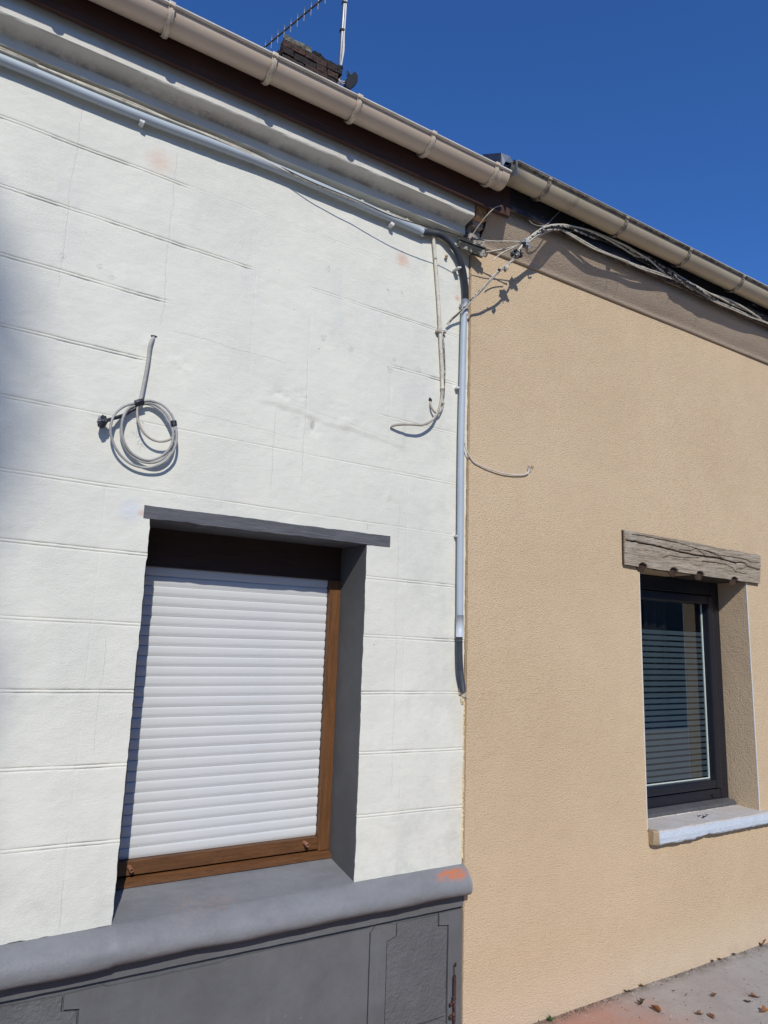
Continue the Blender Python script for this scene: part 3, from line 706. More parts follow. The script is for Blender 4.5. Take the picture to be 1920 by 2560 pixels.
plinth_piece('plinth_block', [(1.519, -.02), (1.592, -.02), (1.592, .455), (1.634, .468), (1.634, .508), (1.60, .517), (1.54, .519), (1.519, .498)], -.0085, MAT['grey'])
plinth_piece('plinth_block', [(1.5965, .132), (1.882, .132), (1.886, .462), (1.838, .468), (1.838, .510), (1.640, .512), (1.640, .464), (1.5965, .452)], -.0065, MAT['grey_rough'])
plinth_piece('plinth_block', [(1.5965, -.02), (1.886, -.02), (1.886, .105), (1.84, .128), (1.5965, .126)], -.0085, MAT['grey_rough'])
plinth_piece('plinth_block', [(1.8905, -.02), (XB - .003, -.02), (XB - .003, .516), (1.843, .516), (1.843, .4725), (1.8905, .466)], -.0105, MAT['grey'])
# rusty shutter fitting at the plinth corner
cf = crop(1080, 2330, 9.617)
fit = obj('rusty_shutter_fitting', tube([at(*cf(545, 1040), -.026), at(*cf(540, 1550), -.026)], .0062, 10, .006, rfun=lambda i, n: (.7 if i in (0, n - 1) else 1 + .08 * math.sin(i * 1.9))), MAT['rust'], WH, smooth=True, label='rusty brown iron shutter fitting at the plinth corner')
obj('lower_rod', tube([at(*cf(530, 1560), -.026), at(*cf(540, 2000), -.026), at(*cf(530, 2300), -.026), at(*cf(530, 2700), -.026)], .0048, 10, .006, rfun=lambda i, n: 1 + .14 * math.sin(i * 2.3)), MAT['rust'], fit, smooth=True)
for (x, y, r) in ((530, 1590, .0085), (520, 1690, .0090), (455, 1740, .0065), (520, 1990, .0085), (450, 2040, .0070), (530, 2090, .007)):
    obj('knuckle', blob(at(*cf(x, y), -.026), r, int(x + y), .2), MAT['rust'], fit, smooth=True)
obj('hook_wire', tube([at(*cf(575, 800), -.012), at(*cf(555, 765), -.016), at(*cf(530, 800), -.02), at(*cf(535, 900), -.022), at(*cf(548, 1040), -.026)], .0016, 6, .004), MAT['rust'], fit, smooth=True)
obj('socket_hole', blob(at(*cf(560, 790), -.0105), .0065, 3, .1, sq=(1, .35, 1.3)), MAT['black_plastic'], fit)
# sealant between the two fronts
obj('sealing_foam', join(blob(at(1160, 1732, -.012), .013, 5, .4, sq=(1, .6, 1.1)), blob(at(1152, 1727, -.008), .010, 6, .4, sq=(1, .6, 1.5)), blob(at(1157, 1748, -.006), .010, 8, .4, sq=(.9, .6, 2.0)), *[blob((XB + .001 + rng.uniform(-.0015, .0015), .0, z), .0042, int(z * 100), .4, sq=(1, 1, 3)) for z in np.arange(.72, 1.36, .02)]), MAT['foam'], WH)
# stud on the wall
kb = obj('wall_stud', join(blob(at(1116, 640, -.014), .0085, 4, .15), tube([at(1117, 646, .0), at(1116, 640, -.012)], .004, 8, .01, smoothpath=False)), MAT['tan'], WH, smooth=True)
obj('wall_stud', join(blob(at(1151, 762, -.012), .006, 9, .15, sq=(.8, 1, 1.4))), MAT['mortar'], WH, smooth=True)

# ---------------------------------------------------------------- tan house
YT = -.014; XT = XB + .004
TH = thing('tan_house', 'tan rendered house with a dark framed window under an old timber lintel', 'house', (XT, 0, 0))
TX0, TX1 = at(1594.2, 1419.2, YT)[0], at(1899.6, 2031.3, YT)[0]
TX0 = (TX0 + at(1621.8, 2073.6, YT)[0]) / 2
TZ0, TZ1 = .692, 2.035
def tanwall(x0, x1, z0, z1):
    nx = max(2, int((x1 - x0) / .03)); nz_ = max(2, int((z1 - z0) / .03))
    xs_ = np.linspace(x0, x1, nx); zs_ = np.linspace(z0, z1, nz_)
    X_, Z_ = np.meshgrid(xs_, zs_, indexing='ij'); Y_ = YT + fbm(X_ * 1.4, Z_ * 1.4, 3) * .003
    edge = (np.abs(X_ - XT) < 1e-6); X_ = np.where(edge, X_ + .003 * fbm(Z_ * 20, Z_ * 0, 3), X_)
    V = np.stack([X_, Y_, Z_], -1).reshape(-1, 3)
    return V, [(i * nz_ + j, (i + 1) * nz_ + j, (i + 1) * nz_ + j + 1, i * nz_ + j + 1) for i in range(nx - 1) for j in range(nz_ - 1)]
XE = 7.0
obj('wall', join(tanwall(XT, TX0, -.01, 3.56), tanwall(TX1, XE, -.01, 3.56), tanwall(TX0, TX1, TZ1, 3.56), tanwall(TX0, TX1, -.01, TZ0),
    box(XT, TX0 - .001, YT + .004, .30, -.02, 3.56), box(TX1 + .001, XE, YT + .004, .30, -.02, 3.56), box(TX0 - .001, TX1 + .001, YT + .004, .30, TZ1, 3.56), box(TX0 - .001, TX1 + .001, YT + .004, .30, -.02, TZ0),
    box(XT, XE, .02, .30, 3.56, 3.9)), MAT['tan'], TH)
# cove under the eaves
cv = [(YT - .001, 3.540), (YT - .006, 3.538), (YT - .013, 3.542), (YT - .014, 3.549), (-.036, 3.564), (-.046, 3.577), (-.058, 3.594), (-.072, 3.616), (-.087, 3.642), (-.103, 3.671), (-.126, 3.716), (.02, 3.73)]
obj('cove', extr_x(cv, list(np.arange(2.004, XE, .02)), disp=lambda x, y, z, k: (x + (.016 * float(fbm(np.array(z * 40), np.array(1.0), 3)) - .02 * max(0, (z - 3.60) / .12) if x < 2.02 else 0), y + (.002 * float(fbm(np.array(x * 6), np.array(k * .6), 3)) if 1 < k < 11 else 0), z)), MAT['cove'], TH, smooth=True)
obj('eaves_board', extr_x([(-.128, 3.712), (-.148, 3.707), (-.150, 3.722), (-.146, 3.724), (-.147, 3.93), (-.128, 3.93)], np.linspace(2.098, XE, 240), disp=lambda x, y, z, k: (x, y + .001 * float(fbm(np.array(x * 7), np.array(k * 1.), 3)), z + (.003 * float(fbm(np.array(x * 9), np.array(k * 2.), 3)) if k < 4 else 0))), MAT['black_board'], TH)
roof(TH, 2.01, XE, 3.85, MAT['roof_tile'])
# corner beads of the opening
for (x, nm) in ((TX0, 0), (TX1, 1)):
    obj('corner_bead', box(x - (.0012, .0018)[nm], x + (.0012, .0018)[nm], YT - .0024, YT + .003, TZ0 + .01, TZ1 - .01), MAT['bead'], TH)
# reveals
for xa in (TX0 - .003, TX1 - .001): obj('window_reveal', box(xa, xa + .004, YT + .004, .26, TZ0, TZ1), MAT['tan'], TH)
obj('reveal_ceiling', box(TX0, TX1, .004, .26, TZ1 - .002, TZ1 + .02), MAT['tan'], TH)
# timber lintel with carved checks
LX0, LX1 = at(1561, 1366, -.034)[0], at(1901, 1424, -.034)[0]
c2 = crop(1500, 1280, 3.95)
def lp(x, y): p = at(*c2(x, y), -.034); return (p[0], p[2])
tl, bl, tr_, br_ = lp(240, 172), lp(248, 520), lp(1585, 432), lp(1583, 708)
cracks = [([(255, 275), (350, 292), (470, 318), (600, 345), (680, 368), (800, 395), (940, 425), (1050, 440), (1180, 458), (1300, 492), (1350, 505)], .0052, .016),
          ([(320, 222), (430, 238), (560, 262), (700, 290), (830, 320), (950, 362), (1050, 385), (1120, 405), (1210, 440)], .003, .008),
          ([(780, 374), (900, 384), (960, 362)], .0035, .009), ([(950, 365), (1010, 402), (1040, 432), (960, 452), (840, 455), (690, 432), (620, 455)], .0028, .008),
          ([(1200, 428), (1320, 448), (1440, 470), (1480, 492), (1575, 505)], .0032, .009), ([(1010, 487), (1130, 500), (1240, 517), (1310, 550), (1340, 590), (1450, 615)], .0032, .009),
          ([(1345, 505), (1375, 500), (1430, 505), (1460, 540), (1580, 572)], .0045, .012), ([(1450, 545), (1400, 568), (1350, 565), (1345, 530)], .0026, .008),
          ([(680, 368), (655, 400), (635, 430)], .0028, .008), ([(680, 368), (720, 345)], .0028, .007), ([(300, 360), (450, 385), (600, 400)], .0018, .004), ([(700, 455), (830, 472), (900, 480)], .0018, .004), ([(1060, 385), (1160, 430), (1230, 470)], .003, .008)]
segs = []
for pl, wd, dp in cracks:
    q = [lp(*p) for p in pl]
    for a, b in zip(q[:-1], q[1:]): segs.append((a, b, wd, dp))
def lintel():
    nu, nv = 420, 64
    U, W = np.meshgrid(np.linspace(0, 1, nu), np.linspace(0, 1, nv), indexing='ij')
    X_ = (bl[0] * (1 - W) + tl[0] * W) * (1 - U) + (br_[0] * (1 - W) + tr_[0] * W) * U
    Z_ = (bl[1] * (1 - W) + tl[1] * W) * (1 - U) + (br_[1] * (1 - W) + tr_[1] * W) * U
    top = (W == 1); Z_ = np.where(top, Z_ + .006 * fbm(X_ * 14, X_ * 0, 3), Z_); bot = (W == 0); Z_ = np.where(bot, Z_ + .003 * fbm(X_ * 9, X_ * 0 + 4, 3), Z_)
    Y_ = -.034 + .0035 * fbm(X_ * 5, Z_ * 30, 4) + .0025 * fbm(X_ * 14, Z_ * 120, 3)
    wob = .003 * fbm(X_ * 30, Z_ * 30, 3)
    for (a, b, wd, dp) in segs:
        a = np.array(a); b = np.array(b); ab = b - a; t_ = np.clip(((X_ - a[0]) * ab[0] + (Z_ - a[1]) * ab[1]) / (ab @ ab), 0, 1)
        d = np.hypot(X_ - a[0] - ab[0] * t_, Z_ + wob - a[1] - ab[1] * t_)
        Y_ = Y_ + dp * np.exp(-(d / (wd * .65)) ** 2)
    nchx = [c2(430, 530), c2(735, 575), c2(995, 610), c2(1335, 665)]
    for (u, v) in nchx:
        p = at(u, v, -.034); d = np.hypot((X_ - p[0]) / .042, (Z_ - p[2] + .008) / .026)
        Y_ = Y_ + .018 * (1 - sstep(d, .7, 1.0))
    kx = at(*c2(1395, 535), -.034); d = np.hypot((X_ - kx[0]) / .03, (Z_ - kx[2]) / .016); Y_ = Y_ - .004 * np.exp(-d ** 4)
    V = np.stack([X_, Y_, Z_], -1).reshape(-1, 3); n = nu * nv
    Fc = [(i * nv + j, (i + 1) * nv + j, (i + 1) * nv + j + 1, i * nv + j + 1) for i in range(nu - 1) for j in range(nv - 1)]
    # body: bottom, top, ends
    Vb = []
    for i in range(nu): Vb.append((X_[i, 0], .25, Z_[i, 0]))
    for i in range(nu): Vb.append((X_[i, -1], .03, Z_[i, -1]))
    for j in range(nv): Vb.append((X_[0, j], .03, Z_[0, j]))
    for i in range(nu - 1):
        Fc.append((i * nv, n + i, n + i + 1, (i + 1) * nv)); Fc.append((i * nv + nv - 1, (i + 1) * nv + nv - 1, n + nu + i + 1, n + nu + i))
    for j in range(nv - 1): Fc.append((j, j + 1, n + 2 * nu + j + 1, n + 2 * nu + j))
    return list(map(tuple, V)) + Vb, Fc, nchx
Vl, Fl, nchx = lintel()
lt = obj('lintel', (Vl, Fl), MAT['oldwood'], TH, smooth=False, label='split silver-grey old timber lintel')
for k, (u, v) in enumerate(nchx):
    p = at(u, v, -.034)
    obj('notch', blob((p[0], -.0165, p[2] - .014), .036, k + 3, .10, 18, 8, sq=(1.0, .05, .62)), MAT['charred'], lt)
# dark window
YF = .172
fx0, fx1 = TX0 + .002, at(1822, 1995.8, YF)[0]
TX1 = TX1
fz0 = .736; fz1 = TZ1 - .004
fx1 = TX1 - .0015
gx1 = at(1773.5, 1945.3, .206)[0]; gz0 = at(1773.5, 1945.3, .206)[2]; gz1 = at(1745.8, 1510.7, .206)[2]
sx1 = gx1 + .055; sz0 = gz0 - .050; sz1 = gz1 + .055
win2 = obj('window', join(box(sx1 + .004, fx1, YF, YF + .06, fz0, fz1, .006), box(fx0, fx0 + .035, YF, YF + .06, fz0, fz1, .006), box(fx0 + .034, sx1 + .006, YF + .001, YF + .06, sz1 + .004, fz1 - .001, .004), box(fx0 + .034, sx1 + .006, YF + .001, YF + .06, fz0 + .001, sz0 - .004, .010)), MAT['anthracite'], TH, label='anthracite window with striped privacy film on its pane')
sx0 = fx0 + .040; gx0 = sx0 + .06
obj('sash', join(box(gx1, sx1, YF - .012, YF + .07, sz0, sz1, .009), box(sx0, gx0, YF - .012, YF + .07, sz0, sz1, .009), box(gx0 - .002, gx1 + .002, YF - .011, YF + .07, gz1, sz1 - .001, .009), box(gx0 - .002, gx1 + .002, YF - .011, YF + .07, sz0 + .001, gz0, .010)), MAT['anthracite'], win2)
YG = .208
obj('glazing_bead', join(box(gx1 - .005, gx1 - .0005, YG - .006, YG + .002, gz0, gz1), box(gx0, gx1 - .0055, YG - .006, YG + .002, gz0 + .0005, gz0 + .005)), MAT['spacer'], win2)
obj('pane', ([(gx0, YG, gz0), (gx1, YG, gz0), (gx1, YG, gz1), (gx0, YG, gz1)], [(0, 1, 2, 3)]), MAT['glass'], win2)
ft = at(1745.8, 1580.7, YG)[2]; n_st = 26; pitch = (ft - gz0 - .004) / n_st
st_me = mkmesh('frosted_stripe', *box(gx0 + .001, gx1 - .006, YG + .004, YG + .0045, 0, pitch * .70), MAT['film'])
for k in range(n_st):
    o = link('frosted_stripe', st_me, win2); o.location = (0, 0, ft - pitch * (k + .70) - (0 if k else 0))
obj('drain_cap', box(*(lambda p: (p[0] - .014, p[0] + .014, YF - .007, YF + .002, p[2] - .007, p[2] + .007))(at(1783, 1989, YF)), .002), MAT['anthracite'], win2)
obj('sill_nose', extr_x([(YF + .02, .7395), (YF - .004, .7385), (.121, .727), (.118, .724), (.118, .711), (.1215, .711), (.123, .720), (YF + .02, .728)], np.linspace(fx0, TX1 - .012, 6)), MAT['anth_sill'], win2)
# room behind
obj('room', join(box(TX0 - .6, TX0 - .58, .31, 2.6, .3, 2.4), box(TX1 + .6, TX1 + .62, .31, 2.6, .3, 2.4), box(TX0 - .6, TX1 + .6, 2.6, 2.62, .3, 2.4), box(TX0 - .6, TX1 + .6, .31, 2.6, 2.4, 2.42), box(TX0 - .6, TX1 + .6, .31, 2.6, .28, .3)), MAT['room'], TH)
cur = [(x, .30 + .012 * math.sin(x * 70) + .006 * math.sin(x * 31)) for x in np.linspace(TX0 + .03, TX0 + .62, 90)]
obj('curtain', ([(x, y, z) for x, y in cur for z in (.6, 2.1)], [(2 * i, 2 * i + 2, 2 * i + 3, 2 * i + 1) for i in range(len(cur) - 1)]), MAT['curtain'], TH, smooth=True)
# pale sill slab
SX0 = at(1621.8, 2075.8, YT)[0]
sf = atx(1640.3, 2080, SX0); sb = atx(1646.8, 2114.8, SX0)
SYF = float(sf[1]); SZT = float(sf[2]); SZB = float(at(1900, 2062, SYF)[2])
SZB = float(sb[2]) - .006
def slab():
    x0, x1 = SX0 - .004, TX1 + .10
    xs_ = np.linspace(x0, x1, 170)
    prof_ = [(.19, .706), (.10, .704), (.03, SZT + .002), (SYF + .03, SZT + .001), (SYF + .006, SZT), (SYF, SZT - .006), (SYF - .001, (SZT + SZB) / 2), (SYF + .002, SZB + .008), (SYF + .008, SZB), (SYF + .03, SZB - .001), (.0, SZB - .002), (.19, SZB)]
    def d(x, y, z, k):
        q = float(fbm(np.array(x * 12), np.array(k * .9), 4)); q2 = float(fbm(np.array(x * 40), np.array(k * 1.9), 2))
        q3 = max(0, float(fbm(np.array(x * 26 + 7), np.array(k // 3 * 5.0), 3)) - .22) * 2.2; a = .0035 if k in (4, 5, 7, 8) else .0015; z = z + (.006 * q3 if k in (7, 8) else -.005 * q3 if k in (4, 5) else 0)
        if k in (0, 11, 10): a = 0
        zz = z + a * (q + .4 * q2)
        if 7 <= k <= 9 and x > x0 + .33: zz += .005
        if x < x0 + .02 and 3 <= k <= 9: y = y + .010 * (1 - (x - x0) / .02) + .01 * q
        return (x, y + a * .8 * q, zz)
    return extr_x(prof_, xs_, disp=d)
obj('window_sill', slab(), MAT['tan_sill'], TH, label='chipped pale blue-white concrete sill')
obj('sill_mortar', rough_box(TX0 + .002, TX1 - .03, .122, .165, .700, .7095, 12, .003, 14), MAT['sill_mortar'], TH)

# ---------------------------------------------------------------- gutters
def gutter(name, label, x0, x1, yf, zt, R, mat, rim, bx, bmat, endcap, kind):
    G = thing(name, label, 'gutter', ((x0 + x1) / 2, yf + R, zt))
    lipw = .013; cy = yf + lipw + R
    angs = np.radians(np.linspace(180, 360, 25))
    pr_ = [(cy + R * math.cos(a), zt - .004 + R * math.sin(a)) for a in angs] + [(cy + (R - .003) * math.cos(a), zt - .004 + (R - .003) * math.sin(a)) for a in angs[::-1]]
    obj('channel', extr_x(pr_, np.linspace(x0, x1, 40), disp=lambda x, y, z, k: (x, y, z + .0012 * math.sin(x * 2.1))), mat, G, smooth=True)
    r = .0085
    rp_ = [(yf + .001, zt - .0065), (yf - .0005, zt - .0045), (yf - .0002, zt - .001), (yf + .0015, zt + .0006), (yf + .008, zt + .0008), (yf + .015, zt - .0005), (yf + .0165, zt - .004), (yf + .0150, zt - .0075), (yf + .009, zt - .0085), (yf + .004, zt - .0085)]
    obj('rolled_rim', extr_x(rp_, np.linspace(x0, x1, 30), disp=lambda x, y, z, k: (x, y, z + .0012 * math.sin(x * 2.1))), rim, G, smooth=True)
    # hooks: one mesh shared
    A2 = np.radians(np.linspace(172, 350, 26)); R2 = R + .0065
    rows = []
    outer = [(cy + (R2 + .0045) * math.cos(a), zt - .004 + (R2 + .0045) * math.sin(a)) for a in A2]
    inner = [(cy + (R2 - .002) * math.cos(a), zt - .004 + (R2 - .002) * math.sin(a)) for a in A2[::-1]]
    wd = .0105
    V, Fc = extr_x(outer + inner, [-wd, -wd + .002, -.0045, -.004, .004, .0045, wd - .002, wd], disp=lambda x, y, z, k: (x, y, z) if abs(x) < .0042 else (x, cy + (y - cy) * (.968 if k < 26 else 1), (zt - .004) + (z - zt + .004) * (.968 if k < 26 else 1)))
    cap_ = box(-wd * 1.15, wd * 1.15, yf - .004, yf + .016, zt - .012, zt + .0045, .003)
    me = mkmesh('gutter_hook', *join((V, Fc), cap_), bmat)
    for x in bx:
        o = link('gutter_hook', me, G); o.location = (x, 0, 0)
    if endcap:
        pe = [(cy + R * 1.012 * math.cos(a), zt - .004 + R * 1.012 * math.sin(a)) for a in angs]
        s, x_ = endcap
        obj('end_cap', join(extr_x(pe + [(cy + R, zt + .002), (cy - R, zt + .002)], [x_ - .002, x_ + .002]), extr_x([(cy + (R + .003) * math.cos(a), zt - .004 + (R + .003) * math.sin(a)) for a in angs] + [(cy + (R + .001) * math.cos(a), zt - .004 + (R + .001) * math.sin(a)) for a in angs[::-1]], [min(x_, x_ - s * .045), max(x_, x_ - s * .045)])), mat, G, smooth=False)
    return G
G1 = gutter('rain_gutter', 'clean sand-coloured half-round gutter under the white house roof', -1.0, 1.992, -.280, 3.800, .0560, MAT['gutter1'], MAT['rim'], [-.36, .018, .404, .796, 1.171, 1.545, 1.908], MAT['hook'], (1, 1.990), 0)
G2 = gutter('rain_gutter', 'grimy weathered half-round gutter along the tan house eaves', 1.995, XE, -.291, 3.852, .0605, MAT['gutter2'], MAT['gutter_rim_dirty'], [2.232, 2.794, 3.33, 3.846, 4.38, 4.92, 5.46], MAT['bracket_dirty'], None, 0)
# end cap of the second gutter is dark and stands ajar
cy2 = -.291 + .013 + .0605
angs = np.radians(np.linspace(180, 360, 25))
obj('end_cap', extr_x([(cy2 + .0595 * math.cos(a), 3.848 + .0595 * math.sin(a)) for a in angs] + [(cy2 + .0595, 3.850), (cy2 - .0595, 3.850)], [1.998, 2.001]), MAT['black_plastic'], G2)
obj('side_flashing', prism_y([(2.006, 3.848), (2.014, 3.79), (2.016, 3.856)], -.292, -.16), MAT['zinc_lit'], G2)
rimhi = [(-.2915 + .004 * math.cos(a), 3.8545 + .0035 * math.sin(a)) for a in np.radians(np.linspace(0, 340, 14))]
obj('rim_edge', extr_x(rimhi, [2.016, XE]), MAT['rim'], G2, smooth=True)

# ---------------------------------------------------------------- grey conduit
K1 = crop(0, 0, 2.37); K2 = crop(600, 0, 2.37); K3 = crop(1000, 400, 3.318); K4 = crop(1300, 300, 2.676); K7 = crop(0, 700, 2.765); K9 = crop(900, 800, 3.318); K5 = crop(650, 0, 5.53)
EC = thing('electrical_conduit', 'blue-grey plastic conduit under the cornice turning down the party line', 'conduit', tuple(at(1056, 580, -.035)))
y1 = -.026
pA = at(0, 147.5, y1); pA2 = at(350, 291, y1); pB = at(700, 425, y1); pC = at(1056, 580, y1)
ext = pA + (pA - pA2) / (pA2[0] - pA[0]) * 1.0
obj('long_pipe', tube([ext, pA, pA2, pB, pC], .0178, 20, .03), MAT['pipe'], EC, smooth=True)
def corr(P, r, pitch_=.0042):
    pts = catmull(P, pitch_ / 2)
    return tube(pts, r, 16, rfun=lambda i, n: 1.0 if i % 2 == 0 else .86, smoothpath=False)
hp = [at(*K3(175, 596), y1), at(*K3(250, 603), y1), at(*K3(330, 618), y1 + .003), at(*K3(400, 662), -.030), at(*K3(450, 730), -.028), at(*K3(490, 812), -.026), at(*K3(520, 900), -.025), at(*K3(537, 1000), -.025), at(*K3(544, 1100), -.026), at(*K3(541, 1200), -.026)]
obj('corrugated_bend', corr(hp, .0150), MAT['hose'], EC, smooth=False)
y2 = -.027
vp = [at(1161.8, 757, y2), at(1158.8, 830, y2), at(1155.6, 969, y2), at(1152.8, 1101, y2), at(1150.9, 1300, y2), at(1149.7, 1480, y2), at(1149.3, 1592, y2)]
obj('upright_pipe', tube(vp, .0152, 20, .03), MAT['pipe'], EC, smooth=True)
obj('sleeve', tube([at(1149.6, 1538, y2), at(1149.2, 1592.5, y2)], .0170, 20, .02, smoothpath=False), MAT['sleeve'], EC, smooth=True)
obj('sleeve', tube([at(1163, 750, y2), at(1161, 788, y2)], .0165, 20, .02, smoothpath=False), MAT['sleeve'], EC, smooth=True)
obj('corrugated_end', corr([at(1149, 1590, y2), at(1148.5, 1604, y2), at(1149, 1643, y2), at(1150.8, 1677, y2), at(1154, 1704, y2 + .005), at(1157, 1728, y2 + .012)], .0150), MAT['hose'], EC)
obj('cut_pipe_end', tube([at(1156, 1720, -.012), at(1159, 1741, -.006)], .0125, 14, .01, smoothpath=False), MAT['cable_taupe'], EC, smooth=True)
def clip(p, dx=.010, dz=.012, dy=.03, rot=0.0):
    V, Fc = box(-dx, dx, -.004, dy, -dz, dz, .002)
    c_, s_ = math.cos(rot), math.sin(rot)
    return [(p[0] + x * c_ - z * s_, p[1] + y, p[2] + x * s_ + z * c_) for x, y, z in V], Fc
for (u, v, rot) in ((356, 303, -.3), (981, 560, -.3)):
    obj('pipe_clip', clip(at(u, v, -.03), .009, .007, .03, rot), MAT['clip'], EC)
obj('pipe_clip', clip(at(*K3(490, 892), -.040), .012, .004, .04, .35), MAT['clip'], EC)
for (u, v) in ((1146, 969), (1145, 1339)):
    obj('pipe_clip', clip(at(u, v, -.02), .011, .0045, .022, .25), MAT['clip'], EC)

# ---------------------------------------------------------------- cream wires clipped above the conduit
CW = thing('clipped_cream_cable', 'pair of thin cream cables clipped to the white wall just above the conduit', 'cable', tuple(at(535, 342, -.01)))
pts = [(0, 122), (90, 160), (189, 202), (338, 263), (440, 304), (535, 343), (640, 390), (760, 446), (904, 506), (1000, 545), (1060, 571), (1110, 603), (1150, 640), (1158, 700)]
P = [at(u, v + (3.0 if u < 1050 else 0), -.040 if u < 1020 else -.020 if u < 1080 else -.006) for u, v in pts]; P[0:0] = [P[0] + (P[0] - P[2]) * 5]
obj('cable', tube(P, .0052, 8, .03), MAT['cable_cream'], CW, smooth=True)
P2 = [p + np.array([0, .003, .008 + .004 * math.sin(i * 2.1)]) for i, p in enumerate(P[:-3])]
obj('cable', tube(P2, .0035, 8, .03), MAT['cable_cream'], CW, smooth=True)
for (x, y) in ((450, 483), (800, 620), (1040, 718)):
    obj('cable_clip', clip(at(*K1(x, y), -.014), .008, .008, .012, -.3), MAT['cable_cream'], CW)
for (x, y) in ((551, 520), (1272, 812), (1486, 905)):
    obj('cable_nail', tube([at(*K1(x, y - 14), -.012), at(*K1(x, y + 14), -.02)], .0022, 6, .01, smoothpath=False), MAT['rust'], CW)
for (x, y) in ((450, 1080), (724, 1190), (876, 1258), (990, 1305)):
    obj('cable_clip', clip(at(*K2(x, y), -.014), .007, .007, .012, -.3), MAT['cable_cream'], CW)

# black sagging wire
bw = [(608, 372, -.020), (676, 404, -.035), (777, 454, -.058), (895, 502, -.080), (980, 540, -.095), (1047, 561, -.108), (1120, 580, -.120), (1168, 596, -.132), (1210, 601, -.142)]
o = thing('sagging_black_wire', 'thin black wire sagging under the cornice towards the taped joint', 'wire', tuple(at(895, 502, -.08)))
obj('black_length', tube([at(*q) for q in bw], .0022, 7, .015), MAT['cable_black'], o, smooth=True)
obj('pale_length', tube([at(1210, 601, -.142), at(1240, 603, -.150), at(1275, 603, -.156), at(1305, 605, -.160)], .0026, 7, .015), MAT['cable_cream'], o, smooth=True)

# ---------------------------------------------------------------- cream duct on the right of the white wall
CD = thing('cream_cable_duct', 'narrow cream duct with a frayed cable tail beside the conduit', 'conduit', tuple(at(1105, 972, -.012)))
dp = [(275, 640), (281, 700), (290, 800), (305, 1000), (320, 1200), (331, 1400), (341, 1600)]
P = [at(*K3(*q), -.013) for q in dp] + [at(*K9(*q), -.013) for q in ((675, 300), (681, 450), (683, 572))]
obj('duct', tube(P, .0085, 12, .02), MAT['cable_cream'], CD, smooth=True)
obj('tail_cable', tube([at(*K9(683, 565), -.013), at(*K9(678, 640), -.014), at(*K9(665, 700), -.018), at(*K9(645, 765), -.026), at(*K9(610, 820), -.034), at(*K9(560, 856), -.038), at(*K9(500, 872), -.042), at(*K9(430, 866), -.043), at(*K9(350, 866), -.036), at(*K9(290, 872), -.022), at(*K9(257, 882), -.010)], .0058, 10, .01), MAT['cable_taupe'], CD, smooth=True)
obj('loop_cable', tube([at(*K9(582, 668), .006), at(*K9(586, 700), -.012), at(*K9(600, 735), -.020), at(*K9(625, 765), -.024), at(*K9(655, 770), -.026), at(*K9(675, 748), -.024), at(*K9(690, 715), -.016), at(*K9(693, 690), -.01)], .0036, 8, .008), MAT['cable_taupe'], CD, smooth=True)
obj('loop_cable', tube([at(*K9(578, 672), .006), at(*K9(590, 720), -.012), at(*K9(612, 758), -.018), at(*K9(640, 778), -.022), at(*K9(660, 770), -.022)], .0042, 8, .008), MAT['cable_taupe'], CD, smooth=True)
obj('side_wire', tube([at(*K9(697, 105), -.010), at(*K9(690, 160), -.008), at(*K9(697, 300), -.006), at(*K9(705, 410), -.007), at(*K9(701, 500), -.006), at(*K9(700, 600), -.008), at(*K9(692, 690), -.010)], .0020, 6, .02), MAT['cable_worn'], CD, smooth=True)
obj('side_wire', tube([at(*K9(690, 110), -.008), at(*K9(700, 210), -.006), at(*K9(708, 400), -.006), at(*K9(703, 590), -.008)], .0014, 6, .02), MAT['cable_taupe'], CD, smooth=True)
obj('wall_hole', blob(at(*K9(581, 664), .002), .011, 31, .15, sq=(1.0, .4, 1.2)), MAT['black_plastic'], CD)
obj('duct_clip', clip(at(*K9(662, 92), -.020), .014, .007, .02, -.2), MAT['cable_taupe'], CD)
obj('duct_clip', blob(at(*K9(704, 98), -.014), .008, 4, .3), MAT['cable_taupe'], CD)
obj('duct_clip', clip(at(*K9(692, 688), -.014), .007, .004, .01, -.2), MAT['cable_cream'], CD)

# ---------------------------------------------------------------- twisted bundle with taped joints
CB = thing('cable_bundle', 'twisted cable bundle with taped joints slung under the tan house gutter', 'cable bundle', tuple(at(1310, 608, -.161)))
ku = at(*K3(1035, 690), -.163); kl = at(*K3(960, 782), -.167)
arch = [(*K3(1040, 685), -.163), (*K3(1085, 650), -.168), (*K3(1125, 615), -.174), (*K3(1180, 583), -.180), (*K3(1250, 560), -.184), (*K3(1320, 552), -.186), (*K4(300, 715), -.187), (*K4(350, 724), -.188), (*K4(430, 742), -.188), (*K4(520, 774), -.187), (*K4(620, 815), -.186), (*K4(700, 852), -.185), (*K4(780, 897), -.185), (*K4(860, 937), -.184), (*K4(920, 975), -.183), (*K4(1000, 1022), -.182), (*K4(1060, 1065), -.181), (*K4(1120, 1098), -.180), (*K4(1190, 1135), -.180), (*K4(1260, 1168), -.180), (*K4(1330, 1192), -.180), (*K4(1410, 1222), -.180), (*K4(1500, 1262), -.180), (*K4(1600, 1305), -.180), (*K4(1659, 1332), -.180)]
CT = [at(u_, v_, max(y_, -.168)) for u_, v_, y_ in arch]; CT += [CT[-1] + (CT[-1] - CT[-3]) * k for k in (1.5, 3, 6, 9)]
mats = ['cable_worn', 'cable_cream', 'cable_black', 'cable_worn', 'cable_worn', 'cable_cream', 'cable_black']
path = catmull(CT, .012)
